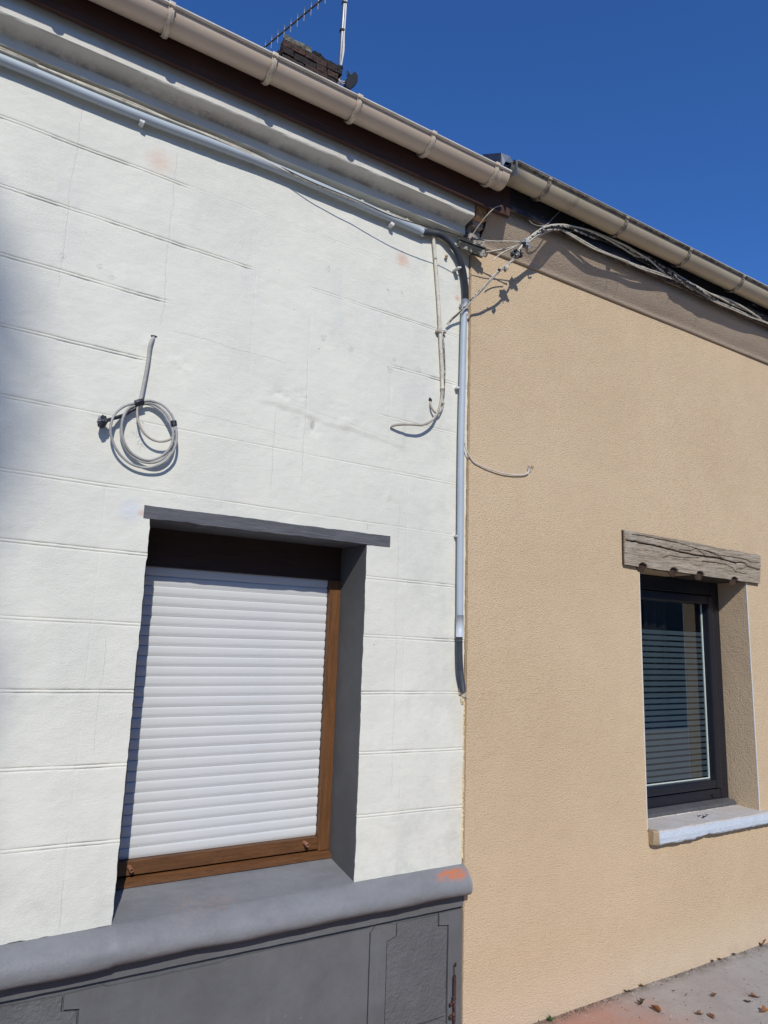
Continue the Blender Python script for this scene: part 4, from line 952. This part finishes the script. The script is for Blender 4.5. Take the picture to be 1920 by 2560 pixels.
for c_ in range(7):
    R = random.Random(40 + c_); ph = c_ * 2 * math.pi / 7; rr = .0085 if c_ else .002
    P = []
    for i, p in enumerate(path):
        if i % 2 and i < len(path) - 1: continue
        s = i * .012; spread = 1.0 + .9 * abs(math.sin(s * 3.1 + c_)) * (1 if .1 < s else 0)
        a = ph + s * (5.5 + .7 * (c_ % 3)) + .6 * math.sin(s * 7 + c_)
        P.append(p + np.array([0, math.cos(a) * rr * spread * .8, math.sin(a) * rr * spread]) + np.array([0, 0, .003 * math.sin(s * 11 + c_ * 2)]))
    obj('strand', tube(P, .0042 + .0008 * (c_ % 2), 7, .014), MAT[mats[c_]], CB, smooth=True)
low = [(*K4(40, 812), -.168), (*K4(120, 775), -.180), (*K4(190, 742), -.186), (*K4(260, 727), -.186), (*K4(330, 757), -.182), (*K4(420, 808), -.176), (*K4(500, 853), -.174), (*K4(580, 890), -.172), (*K4(700, 938), -.170), (*K4(800, 980), -.170), (*K4(900, 1012), -.170), (*K4(1000, 1047), -.170), (*K4(1100, 1090), -.172), (*K4(1200, 1150), -.174), (*K4(1300, 1205), -.174), (*K4(1420, 1255), -.172), (*K4(1540, 1310), -.170), (*K4(1659, 1358), -.170)]
CL = [at(u_, v_, max(y_ + .008, -.162)) for u_, v_, y_ in low]; CL += [CL[-1] + (CL[-1] - CL[-3]) * k for k in (1.5, 3, 6, 9)]
for c_, (dz, m, r) in enumerate(((0, 'cable_cream', .0040), (-.007, 'cable_cream', .0036), (.006, 'cable_worn', .0030))):
    P = [p + np.array([0, .002 * c_, dz * (1 + .5 * math.sin(i * 1.3 + c_)) if i > 3 else dz * .4]) for i, p in enumerate(CL)]
    obj('strand', tube(P, r, 7, .015), MAT[m], CB, smooth=True)
# extra stiff loops that stand off, giving the ragged shadow
for c_ in range(3):
    P = [p + np.array([0, .01, -.012 + .010 * math.sin(i * .9 + c_ * 2.2)]) for i, p in enumerate(CT[10 + c_:])]
    obj('strand', tube(P, .0036, 7, .015), MAT[['cable_black', 'cable_worn', 'cable_black'][c_]], CB, smooth=True)
for i, (x, y) in enumerate(((712, 940), (330, 720), (1245, 1175), (1040, 1060), (880, 950), (1395, 1218))):
    p = at(*K4(x, y), -.168); obj('cable_tie', tube([p + np.array([-.002, 0, .013]), p + np.array([.001, -.013, 0]), p + np.array([.003, 0, -.014]), p + np.array([.006, -.004, -.028])], .0013, 5, .008), MAT['tape'], CB)
obj('cable_tie', tube([at(*K3(1180, 556), -.188), at(*K3(1192, 580), -.196), at(*K3(1205, 606), -.182)], .0045, 6, .008), MAT['tape_grey'], CB)
obj('taped_joint', join(blob(ku, .021, 21, .25, 14, 10, sq=(.9, .9, 1.15)), blob(ku + np.array([.015, -.004, -.016]), .015, 22, .3, 12, 8), blob(ku + np.array([-.017, 0, -.004]), .012, 25, .3, 12, 8)), MAT['tape_grey'], CB, smooth=False, label='silvery grey taped joint, the upper of two')
obj('taped_joint', join(blob(kl, .024, 27, .3, 14, 10, sq=(1, .9, .95)), blob(kl + np.array([-.016, .0, -.008]), .014, 28, .3, 12, 8)), MAT['cable_worn'], CB, smooth=False, label='ragged black and cream taped joint, the lower of two')
for (dx, dz, c_) in ((.010, .012, 'tape'), (-.012, .006, 'tape'), (.018, -.006, 'tape')):
    obj('tape_wrap', blob(kl + np.array([dx, -.012, dz]), .011, int(dx * 1000) + 50, .35, 10, 7), MAT[c_], CB)
obj('tape_wrap', blob(ku + np.array([-.014, -.008, -.014]), .013, 61, .3, 10, 7), MAT['tape'], CB)
obj('link_wire', tube([ku + np.array([-.014, 0, -.01]), (ku + kl) / 2 + np.array([-.006, -.01, 0]), kl + np.array([.004, -.008, .014])], .005, 7, .01), MAT['cable_cream'], CB, smooth=True)
for a in range(5):
    R = random.Random(a + 3); d = np.array([R.uniform(-1, 1), -.5, R.uniform(-1, .4)]); d /= np.linalg.norm(d)
    obj('tape_end', tube([kl + d * .015, kl + d * .036 + np.array([.004, 0, -.003])], .0014, 5, .01), MAT['tape'], CB)
# hanging nails of the bundle
for (x, y, l) in ((640, 905, .04), (945, 1010, .035), (970, 1040, .03), (1500, 1285, .05), (560, 880, .03)):
    p = at(*K4(x, y), -.16); obj('tie_tail', tube([p, p + np.array([.003, 0, -l])], .0012, 5, .01), MAT['tape'], CB)
# strand from the lower joint down to the duct clip
st1 = [(*K3(950, 815), -.167), (*K3(915, 850), -.168), (*K3(865, 885), -.165), (*K3(820, 922), -.158), (*K3(760, 985), -.140), (*K3(700, 1050), -.118), (*K3(630, 1125), -.090), (*K3(560, 1200), -.062), (*K3(500, 1258), -.045), (*K3(440, 1312), -.030), (*K3(395, 1362), -.018), (*K3(372, 1400), -.012)]
pp = catmull([at(*q) for q in st1], .01)
for k in range(3):
    P = [p + .0042 * np.array([math.cos(i * .16 + k * 2.1), 0, math.sin(i * .16 + k * 2.1)]) for i, p in enumerate(pp)][::3]
    obj('drop_strand', tube(P, .0030, 7, .012), MAT[['cable_cream', 'cable_taupe', 'cable_worn'][k]], CB, smooth=True)
obj('wire_nut', blob(at(*K3(885, 890), -.172), .0085, 71, .2, sq=(1, 1, 1.5)), MAT['cable_cream'], CB)
obj('wire_nut', blob(at(*K3(872, 912), -.170), .0085, 72, .3), MAT['mortar'], CB)
obj('wire_nut', blob(at(*K3(822, 912), -.160), .0075, 73, .3), MAT['tape'], CB)
# strands from upper joint to the box
obj('branch_wire', tube([at(*K3(985, 705), -.160), at(*K3(930, 722), -.145), at(*K3(860, 738), -.125), at(*K3(790, 752), -.105), at(*K3(705, 765), -.082)], .0030, 7, .015), MAT['cable_cream'], CB, smooth=True)
obj('branch_wire', tube([at(*K3(985, 712), -.160), at(*K3(930, 732), -.142), at(*K3(860, 748), -.12), at(*K3(790, 760), -.100), at(*K3(705, 772), -.080)], .0022, 7, .015), MAT['cable_taupe'], CB, smooth=True)
obj('branch_wire', tube([at(*K3(950, 725), -.160), at(*K3(890, 748), -.150), at(*K3(840, 775), -.142), at(*K3(800, 805), -.136), at(*K3(775, 832), -.132)], .0030, 7, .012), MAT['cable_cream'], CB, smooth=True)

# ---------------------------------------------------------------- junction box
p0, p1 = at(*K3(478, 690), -.022), at(*K3(698, 770), -.072)
d = p1 - p0; Ln = np.linalg.norm(d); d /= Ln
upv = np.array([.0, -.35, 1.0]); upv -= d * (upv @ d); upv /= np.linalg.norm(upv); nv = np.cross(d, upv)
def obox(c, hx, hy, hz, b=.003):
    V, Fc = box(-hx, hx, -hy, hy, -hz, hz, b); return [c + d * x + nv * y + upv * z for x, y, z in V], Fc
JB = thing('junction_box', 'mouldy cream junction box hanging at the corner of the cornice', 'junction box', tuple((p0 + p1) / 2))
cc = (p0 + p1) / 2
obj('box_body', obox(cc - upv * .006, Ln / 2, .020, .018), MAT['box'], JB)
obj('box_lid', obox(cc + upv * .0165, Ln / 2 + .004, .024, .0035, .0015), MAT['box'], JB)
obj('lid_lip', obox(cc + upv * .0245 - d * .012, Ln / 2 - .018, .019, .003, .001), MAT['box'], JB)
obj('cable_gland', obox(cc + d * (Ln / 2 + .008) - upv * .004, .010, .012, .012, .003), MAT['box'], JB)
KM = crop(1120, 430, 8.295)
o = obj('riser_cable', tube([at(*KM(430, 1440), -.045), at(*KM(470, 1365), -.052), at(*KM(560, 1225), -.070), at(*KM(680, 1055), -.100), at(*KM(790, 920), -.125), at(*KM(880, 822), -.142), at(*KM(960, 748), -.152), at(*KM(1040, 712), -.153), at(*KM(1105, 706), -.150)], .0030, 8, .01), MAT['cable_taupe'], smooth=True)
tag(o, 'stiff taupe cable rising from the junction box to the eaves', 'cable')
o = obj('drooping_wire', tube([at(*K3(1070, 500), -.150), at(*K3(1095, 525), -.154), at(*K3(1135, 543), -.158), at(*K3(1185, 546), -.160), at(*K3(1230, 526), -.160), at(*K3(1265, 485), -.158), at(*K3(1330, 422), -.155)], .0020, 7, .01), MAT['cable_grey'], smooth=True)
tag(o, 'thin grey wire drooping from the black eaves board', 'wire')
o = obj('loose_white_wire', tube([at(*K9(866, 1020), YT - .004), at(*K9(885, 1085), YT - .006), at(*K9(912, 1135), YT - .006), at(*K9(945, 1180), YT - .005), at(*K9(1010, 1210), YT - .008), at(*K9(1100, 1245), YT - .010), at(*K9(1200, 1273), YT - .010), at(*K9(1300, 1284), YT - .009), at(*K9(1375, 1280), YT - .008), at(*K9(1398, 1262), YT - .006), at(*K9(1404, 1225), YT - .002)], .0030, 8, .01), MAT['cable_white'], smooth=True)
tag(o, 'short loose white wire curving across the tan wall', 'wire')
obj('filled_hole', blob(at(1322, 1173, YT), .010, 81, .4, sq=(1.2, .25, 1.6)), MAT['mortar'], TH)

# ---------------------------------------------------------------- coiled cable
CC = thing('coiled_cable', 'grey coiled cable hanging on the white wall over the shuttered window', 'cable', tuple(at(340, 1000, -.02)))
obj('feed_cable', tube([at(*K7(1068, 396), .012), at(*K7(1052, 412), -.010), at(*K7(1036, 460), -.016), at(*K7(1024, 560), -.014), at(*K7(1003, 680), -.014), at(*K7(980, 790), -.018), at(*K7(966, 850), -.022)], .0068, 10, .01), MAT['cable_grey'], CC, smooth=True)
L1 = [(960, 845, -.026), (1035, 834, -.026), (1125, 866, -.030), (1192, 945, -.038), (1221, 1060, -.046), (1203, 1170, -.046), (1135, 1255, -.038), (1030, 1296, -.026), (920, 1278, -.022), (835, 1212, -.026), (783, 1125, -.034), (763, 1030, -.040), (792, 930, -.038), (862, 872, -.032), (945, 848, -.028)]
L2 = [(955, 862, -.022), (1045, 852, -.022), (1122, 895, -.026), (1178, 975, -.034), (1197, 1075, -.042), (1176, 1158, -.042), (1108, 1222, -.034), (1020, 1246, -.026), (932, 1212, -.022), (872, 1148, -.024), (842, 1055, -.030), (848, 960, -.032), (884, 892, -.028), (945, 862, -.024)]
L3 = [(945, 872, -.018), (1020, 858, -.018), (1110, 905, -.022), (1170, 985, -.030), (1200, 1085, -.036), (1172, 1180, -.036), (1120, 1240, -.030), (1045, 1264, -.024), (960, 1248, -.018), (886, 1192, -.016), (850, 1120, -.02), (835, 1040, -.026), (858, 940, -.028), (900, 885, -.024), (950, 868, -.02)]
for L_ in (L1, L2, L3): obj('cable_loop', tube([at(*K7(x, y), d_) for x, y, d_ in L_], .0046, 9, .008), MAT['cable_grey'], CC, smooth=True)
obj('cable_loop', tube([at(*K7(x, y), d_) for x, y, d_ in ((952, 868, -.026), (948, 930, -.030), (965, 1005, -.034), (1003, 1066, -.036), (1060, 1106, -.036), (1120, 1117, -.036), (1178, 1100, -.038), (1212, 1060, -.042))], .0042, 9, .008), MAT['cable_taupe'], CC, smooth=True)
obj('dark_lead', tube([at(*K7(x, y), d_) for x, y, d_ in ((950, 880, -.022), (905, 905, -.020), (860, 930, -.022), (810, 950, -.028), (760, 965, -.034), (725, 972, -.036))], .0062, 9, .008, rfun=lambda i, n: 1 + .15 * math.sin(i * 1.7)), MAT['tape'], CC, smooth=True)
pc = at(*K7(712, 978), -.036)
obj('taped_end', join(blob(pc, .0165, 91, .3, 12, 9, sq=(1, 1, 1.15)), blob(pc + np.array([-.004, -.004, -.014]), .012, 92, .3, 12, 8)), MAT['tape'], CC)
obj('taped_end', blob(pc + np.array([-.013, -.004, .002]), .0085, 93, .35, 12, 8, sq=(.7, 1, 1.8)), MAT['tape_grey'], CC)
obj('tape_band', tube([at(*K7(935, 856), -.026), at(*K7(962, 846), -.030), at(*K7(988, 842), -.028)], .0118, 10, .006), MAT['tape'], CC)
obj('tape_band', tube([at(*K7(1199, 975), -.040), at(*K7(1203, 1008), -.041)], .0112, 10, .006, smoothpath=False), MAT['tape'], CC)
obj('wall_hole', blob(at(*K7(1062, 392), .002), .010, 33, .3, sq=(2.0, .5, .6)), MAT['black_plastic'], CC)

# ---------------------------------------------------------------- chimney
CHY = 2.8
ch = thing('brick_chimney', 'sooty old brick chimney stack poking up behind the gutter', 'chimney', (2.2, CHY, 6.0))
tc = at(713, 92, CHY); cx0 = tc[0]; ctz = tc[2]
cx1 = at(833, 174, CHY)[0]
bw_, bh, bd_, gap = .215, .060, .105, .013
cw = cx1 - cx0
obj('flue_core', box(cx0 + .02, cx1 - .02, CHY + .02, CHY + .50, 5.7, ctz - .12), MAT['soot_mortar'], ch)
def brick_mesh(w_, d_, h_, seed):
    return mkmesh('brick', *rough_box(0, w_, 0, d_, 0, h_, seed, .006, 3), MAT['brick'])
bm_s = [brick_mesh(bw_, bd_, bh, s) for s in (1, 2, 3)]; bm_h = [brick_mesh(bd_, bd_, bh, s) for s in (4, 5)]; bm_side = [brick_mesh(bd_, bw_, bh, s) for s in (6, 7)]
R = random.Random(12)
for row in range(10):
    z = ctz - .045 - (row + 1) * (bh + gap)
    step = -.0 if row > 1 else 0.0
    x = cx0 + (.0 if row % 2 == 0 else 0) - (.02 if row < 3 else 0); xe = cx1 + (.02 if row < 3 else 0)
    lst = [bm_s, bm_h] if row % 2 == 0 else [bm_h, bm_s]; k = 0
    first = True
    while x < xe - .03:
        kind = (bm_h if (row % 2 == 1 and first) else bm_s); wv = bd_ if kind is bm_h else bw_
        if x + wv > xe + .01: kind = bm_h; wv = bd_
        if x + wv > xe + .03: break
        o = link('brick', R.choice(kind), ch); o.location = (x, CHY - (.02 if row < 3 else 0) + R.uniform(-.006, .006), z + R.uniform(-.004, .004)); o.rotation_euler = (0, R.uniform(-.02, .02), R.uniform(-.03, .03))
        x += wv + gap; first = False
    for y in (CHY + .11, CHY + .34):
        for xx in (cx0 - (.02 if row < 3 else 0), cx1 - bd_ + (.02 if row < 3 else 0)):
            o = link('brick', R.choice(bm_side), ch); o.location = (xx, y + R.uniform(-.01, .01), z + R.uniform(-.004, .004))
lb = link('coping_stone', mkmesh('coping_stone', *rough_box(cx0 - .01, cx0 + .26, CHY - .025, CHY + .1, ctz - .052, ctz - .002, 77, .008, 5), MAT['lichen_brick']), ch)
for k in range(4):
    x = cx0 + .10 + k * .115
    link('coping_stone', mkmesh('coping_stone', *rough_box(x + .06, x + .165, CHY + .01, CHY + .15, ctz - .065 - k * .006, ctz + .012 - k * .006, 80 + k, .014, 5), MAT['soot_mortar']), ch)

# ---------------------------------------------------------------- antenna
MY = 3.0
mb, mt = at(847, 212, MY), at(861, 0, MY)
AN = thing('television_antenna', 'galvanised aerial mast with a comb antenna behind the chimney', 'antenna', (mb[0], MY, 6.3))
mx = (mb[0] + mt[0]) / 2; md = np.array([(mt[0] - mb[0]) / (mt[2] - mb[2]), 0, 1.0])
base = np.array([mb[0], MY, mb[2]])
obj('mast', tube([base + md * -.9, base + md * 2.2], .0205, 14, .5, smoothpath=False), MAT['aluminium'], AN, smooth=True)
M0 = base + md * ((at(863, -52, MY)[2]) - base[2])
dr = ray(663, 117); tt = (M0[2] - CAM[2]) / dr[2]; Bf = CAM + dr * tt
bdv = Bf - M0; bl_ = np.linalg.norm(bdv); bdv /= bl_
obj('boom', tube([M0 - bdv * .35, Bf + bdv * .9], .011, 4, .1, smoothpath=False), MAT['boom'], AN)
rod_me = mkmesh('antenna_rod', *tube([(0, 0, -.092), (0, 0, .092)], .0050, 8, .05, smoothpath=False), MAT['rod'], True)
# rods at the places the photograph shows, carried on along the boom
prev = []
for (x, y) in ((65, 628), (155, 575), (245, 497), (335, 420), (430, 342), (525, 265), (620, 182), (712, 106), (803, 30)):
    u, v = K5(x, y); dd = ray(u, v)
    A_ = np.array([bdv, -dd / np.linalg.norm(dd)]).T; sol = np.linalg.lstsq(A_, CAM - M0, rcond=None)[0]; prev.append(sol[0])
stp = (prev[0] - prev[-1]) / (len(prev) - 1)
for k in range(-2, 13):
    s_ = prev[-1] + k * stp
    if s_ > bl_ + .85: continue
    o = link('antenna_rod', rod_me, AN); o.location = tuple(M0 + bdv * s_)
ys_ = MY - .022
cab = [[(1187, -30), (1178, 200), (1165, 400), (1150, 640), (1135, 850), (1110, 940), (1072, 990), (1060, 1050), (1090, 1105), (1150, 1130), (1200, 1126)],
       [(1205, -30), (1190, 120), (1178, 300), (1165, 500), (1160, 700), (1125, 880), (1095, 960), (1070, 1020), (1085, 1100), (1130, 1155), (1195, 1158)]]
for c_ in cab: obj('coaxial_cable', tube([at(*K5(x, y), ys_) for x, y in c_], .0062, 8, .03), MAT['cable_white'], AN, smooth=True)
for (x, y) in ((1170, 55), (1140, 432), (1105, 938)):
    p = at(*K5(x, y), MY); obj('mast_tie', tube([p + np.array([0, 0, -.010]), p + np.array([0, 0, .010])], .031, 14, .02, smoothpath=False), MAT['black_plastic'], AN)
am = thing('antenna_amplifier', 'small black amplifier box beside the foot of the mast', 'amplifier', tuple(at(*K5(1275, 1110), MY - .05)))
poly = [at(*K5(x, y), MY - .08) for x, y in ((1195, 1085), (1315, 985), (1355, 1050), (1352, 1130), (1240, 1222), (1195, 1195), (1190, 1130))]
n = len(poly); V = [tuple(p) for p in poly] + [tuple(p + np.array([.02, .10, .03])) for p in poly]
obj('housing', (V, [tuple(range(n)), tuple(range(2 * n - 1, n - 1, -1))] + [(k, k + n, (k + 1) % n + n, (k + 1) % n) for k in range(n)]), MAT['black_plastic'], am)
obj('bracket_wire', tube([at(*K5(1245, 1045), MY - .04), at(*K5(1210, 985), MY - .04), at(*K5(1213, 1055), MY - .04)], .010, 6, .02), MAT['black_plastic'], am)

# ---------------------------------------------------------------- roof vent behind the joint of the gutters
KV = crop(1160, 370, 10.37)
vy = .95
f_ = [at(*KV(x, y), vy) for x, y in ((935, 150), (965, 125), (1190, 212), (1242, 335), (1240, 420), (1130, 520), (935, 420))]
RV = thing('roof_vent', 'dark zinc roof vent cowl peeking over the gutter joint', 'roof vent', tuple(at(*KV(1100, 500), vy)))
P = [f_[0], at(*KV(1075, 345), vy - .03), at(*KV(1010, 460), vy - .03), at(*KV(925, 440), vy)]
bk = np.array([-.02, .42, .36]) 
top0, top1, top2 = f_[1], f_[2], f_[3]
V = [f_[1], f_[2], f_[3], at(*KV(1225, 392), vy), at(*KV(1075, 350), vy - .02), at(*KV(1000, 470), vy - .02), at(*KV(940, 480), vy)]
V = [np.array(v) for v in V]; n = len(V)
V2 = [at(KV(0, 0)[0] * 0 + u_ - 46, v_ + 3.5, vy + .38) for u_, v_ in [(lambda d_: (960 + F_PX * (d_ @ RT) / (d_ @ FW), 1280 - F_PX * (d_ @ UP) / (d_ @ FW)))(v - CAM) for v in V]]
obj('cowl', (V + V2, [(0, n, n + 6, 6), (0, 1, n + 1, n), (1, 2, n + 2, n + 1), (2, 3, n + 3, n + 2)]), MAT['zinc'], RV)
obj('front_facet', (V, [(0, 1, 2, 3, 4), (0, 4, 5, 6)]), MAT['zinc_lit'], RV)
w1 = [at(*KV(x, y), vy + .03) for x, y in ((1075, 355), (1230, 395), (1130, 520), (1000, 520))]
obj('vent_mouth', (w1, [(0, 1, 2, 3)]), MAT['black_plastic'], RV)
obj('mouth_fin', ([at(*KV(x, y), vy + .01) for x, y in ((1085, 415), (1140, 480), (1100, 560), (1040, 480))], [(0, 1, 2, 3)]), MAT['zinc_lit'], RV)

# ---------------------------------------------------------------- fallen leaves, debris, weed
def leaf(L, W, curl, fold, seed, lobes=0):
    R = random.Random(seed); nu, nv = 9, 5; V = []; Fc = []
    for i in range(nu):
        t_ = i / (nu - 1); wv = W * (math.sin(math.pi * t_ ** .8) ** .9 + .02)
        if lobes: wv *= 1 + .45 * math.sin(t_ * math.pi * lobes)
        for j in range(nv):
            s_ = (j / (nv - 1) - .5) * 2
            V.append(((t_ - .5) * L * (1 - .25 * abs(curl)), s_ * wv * .5, .012 * 0 + curl * L * .9 * (t_ - .5) ** 2 + fold * abs(s_) * wv + R.uniform(-.0015, .0015)))
    for i in range(nu - 1):
        for j in range(nv - 1): a = i * nv + j; Fc.append((a, a + 1, a + nv + 1, a + nv))
    st = tube([(-L * .5, 0, curl * L * .22), (-L * .75, .003, curl * L * .3 + .004)], .0009, 5, .01, smoothpath=False)
    return join((V, Fc), st)
KG = crop(1300, 2200, 2.676)
leaves = [(1605, 428, .085, .055, .9, .5, 'leaf_orange', 3, 'large star-shaped brown leaf curled against the base of the tan wall at the right edge'),
          (1330, 530, .050, .026, .5, .3, 'leaf_brown', 0, 'small pinkish brown leaf lying close to the wall foot'),
          (1282, 545, .034, .022, .8, .6, 'leaf_dark', 3, 'tiny black crumpled leaf just left of the pinkish one by the wall'),
          (1418, 492, .044, .018, .4, .3, 'leaf_dark', 0, 'dull grey-brown leaf touching the wall foot'),
          (798, 711, .050, .026, .7, .5, 'leaf_brown', 0, 'ochre curled leaf in the dirt line under the tan wall'),
          (720, 748, .060, .018, .4, .3, 'leaf_dark', 3, 'long dark shrivelled leaf in the dirt line, leftmost of the brown ones'),
          (817, 830, .066, .038, 1.0, .7, 'leaf_dark', 3, 'dark shrivelled leaf beside the bright orange one'),
          (905, 873, .078, .034, .6, .8, 'leaf_orange', 0, 'bright orange folded leaf at the edge of the red patch'),
          (1300, 778, .060, .030, .8, .6, 'leaf_brown', 3, 'spiky brown leaf in the open middle of the grey pavement'),
          (1575, 787, .070, .026, .7, .5, 'leaf_brown', 2, 'long red-brown leaf near the right edge of the pavement'),
          (1520, 817, .048, .020, .6, .4, 'leaf_dark', 3, 'small dark twisted leaf just below the long red-brown one'),
          (1205, 902, .048, .024, .6, .5, 'leaf_brown', 2, 'dull brown leaf left of the smooth orange-tipped one'),
          (1278, 911, .056, .030, .4, .35, 'leaf_orange', 0, 'flat orange-brown leaf at the bottom edge of the pavement'),
          (1632, 886, .080, .034, .8, .6, 'leaf_orange', 2, 'rust-red leaf cut by the right edge at the bottom'),
          (1030, 742, .020, .010, .5, .3, 'leaf_dark', 0, 'tiny dark scrap of leaf above the bright orange leaf'),
          (1110, 770, .026, .006, .2, .1, 'leaf_dark', 0, 'thin black twig-like scrap on the grey pavement'),
          (1200, 880, .018, .009, .2, .1, 'leaf_dark', 0, 'small black flake above the dull brown leaf')]
for k, (x, y, L, W, cu, fo, m, lo, lab) in enumerate(leaves):
    p = atz(*KG(x, y), .004)
    if p[1] > -.02: p[1] = -.02
    o = obj('fallen_leaf', leaf(L * .80, W * .72, cu * .8, fo, k, lo), MAT[m]); tag(o, lab, 'leaf', 'dry leaves fallen on the pavement')
    o.location = (p[0], p[1], .005); o.rotation_euler = (rng.uniform(-.2, .2), rng.uniform(-.2, .2), rng.uniform(0, 6.28))
# weed
p = atz(*KG(203, 950), 0); p[1] = min(p[1], -.02)
WE = thing('weed', 'little green weed growing from the crack under the tan wall', 'weed', (p[0], p[1], 0))
for k in range(7):
    V, Fc = leaf(.024, .009, .4, .2, 200 + k); a = k * .9; til = .5 + .3 * (k % 3)
    c_, s_ = math.cos(a), math.sin(a); ct, st_ = math.cos(til), math.sin(til); W_ = []
    for (x, y, z) in V:
        x += .012; x2 = x * ct - z * st_; z2 = x * st_ + z * ct; W_.append((p[0] + x2 * c_ - y * s_, p[1] + x2 * s_ + y * c_, z2 + .004))
    obj('leaf_blade', (W_, Fc), MAT['leaf_green'], WE)
# grit along the wall foot and on the pavement: nobody could count it
V, Fc = [], []
R = random.Random(99)
for k in range(3200):
    if k < 1500: x, y = R.uniform(2.0, 6.5), YT - abs(R.gauss(0, .018)) - .003
    else: x, y = R.uniform(2.2, 6.5), R.uniform(-1.6, -.03)
    s = R.uniform(.0012, .0035) * (1 if R.random() < .93 else 2); a = R.uniform(0, 3)
    n = len(V); z0 = .002 + .004 * 0
    for q in range(4): V.append((x + s * math.cos(a + q * 1.57) * R.uniform(.6, 1.3), y + s * math.sin(a + q * 1.57), z0 - .002))
    V.append((x, y, z0 + s))
    Fc += [(n, n + 1, n + 4), (n + 1, n + 2, n + 4), (n + 2, n + 3, n + 4), (n + 3, n, n + 4)]
o = obj('grit', (V, Fc), MAT['grit']); tag(o, 'loose grit and crumbs scattered along the foot of the wall', 'grit', kind='stuff')
# debris on the pale sill
ps = at(1767, 2040, .03)
for k, (u, v, L, W, m, lab) in enumerate(((1766, 2041, .034, .018, 'leaf_dark', 'dark shrivelled scrap lying on the pale window sill'), (1747, 2042, .04, .005, 'leaf_dark', 'thin dark twig lying on the pale window sill'), (1759, 2046, .022, .014, 'charred', 'small brown crumb beside the twig on the pale window sill'))):
    d_ = ray(u, v); p = CAM + d_ * ((.704 - CAM[2]) / d_[2])
    o = obj('sill_debris', leaf(L, W, .9, .6, 300 + k, 2), MAT[m]); o.location = (p[0], p[1], .706); o.rotation_euler = (.2, .1, k * 1.1 + .4)
    tag(o, lab, 'debris')

# ---------------------------------------------------------------- across the street: houses and the tree whose crown shades the left edge of the wall
for k, (x0, x1, hgt) in enumerate(((-26, -15, 6.2), (-3.2, 9, 6.4), (9.2, 22, 5.8), (22.3, 45, 6.6))):
    T = thing('opposite_house', ['plain rendered house across the street, far left of the tree', 'plain rendered house across the street right of the tree', 'low rendered house across the street, second from the tree', 'long rendered house at the far right end across the street'][k], 'house', ((x0 + x1) / 2, -15, 0))
    obj('wall', box(x0, x1, -22, -14.6, -.1, hgt), MAT['opposite'], T)
    obj('roof', ([(x0, -14.3, hgt), (x1, -14.3, hgt), (x1, -18.3, hgt + 2.6), (x0, -18.3, hgt + 2.6), (x0, -22.3, hgt), (x1, -22.3, hgt)], [(0, 1, 2, 3), (3, 2, 5, 4), (0, 3, 4), (1, 5, 2)]), MAT['roof_tile'], T)
    for j in range(int((x1 - x0) / 3)):
        for zz in (1.0, 3.8):
            obj('window', box(x0 + 1 + j * 3, x0 + 2.1 + j * 3, -14.62, -14.57, zz, zz + 1.4), MAT['anthracite'], T)
TR = thing('street_tree', 'tall broadleaf tree across the street on the sunny side', 'tree', (-9.9, -19.1, 0))
tp = np.array([-9.9, -19.1, -.1])
obj('trunk', join(tube([tp, tp + [.1, 0, 5], tp + [-.1, .1, 10.5], tp + [0, 0, 17]], .34, 12, .5, rfun=lambda i, n: 1.1 - .85 * i / n), *[tube([tp + [0, 0, 8 + k * 1.3], tp + [1.0 * math.cos(k * 2.1), 1.0 * math.sin(k * 2.1), 9.8 + k * 1.3], tp + [1.5 * math.cos(k * 2.1), 1.5 * math.sin(k * 2.1), 11.2 + k * 1.3]], .10, 8, .4, rfun=lambda i, n: 1.1 - .8 * i / n) for k in range(6)]), MAT['trunk'], TR, smooth=True)
TREE_C = [(-7.84, -19, 18.70, .72), (-7.98, -19, 18.2, .74), (-8.90, -19.1, 17.9, 1.60), (-8.8, -19, 19.6, 1.15), (-7.90, -19, 17.05, .76), (-9.0, -19.1, 16.2, 1.6), (-10.4, -19.3, 17.2, 1.9), (-10.6, -19, 14.6, 1.8), (-10.2, -19.1, 20.1, 1.6), (-9.8, -19, 12.4, 1.6)]
nr = np.random.RandomState(5); Vs, Fs = [], []
tot = 0
for (cx_, cy_, cz_, r_) in TREE_C:
    nL = int(4000 * (r_ / 2) ** 2 + 110)
    dirs = nr.normal(size=(nL, 3)); dirs /= np.linalg.norm(dirs, axis=1)[:, None]; rad = r_ * nr.uniform(.25, 1.08, (nL, 1)) ** .6
    ctr = np.array([cx_, cy_, cz_]) + dirs * rad
    a = nr.normal(size=(nL, 3)); a /= np.linalg.norm(a, axis=1)[:, None]; b = np.cross(a, nr.normal(size=(nL, 3))); b /= np.linalg.norm(b, axis=1)[:, None]
    s_ = nr.uniform(.07, .13, (nL, 1))
    q = np.stack([ctr - a * s_, ctr + b * s_ * .6, ctr + a * s_, ctr - b * s_ * .6], 1).reshape(-1, 3)
    Vs.append(q); Fs.append(np.arange(nL * 4).reshape(-1, 4) + tot); tot += nL * 4
Vs = np.concatenate(Vs); Fs = np.concatenate(Fs)
obj('crown', (Vs, [tuple(int(i) for i in f) for f in Fs]), MAT['foliage'], TR)
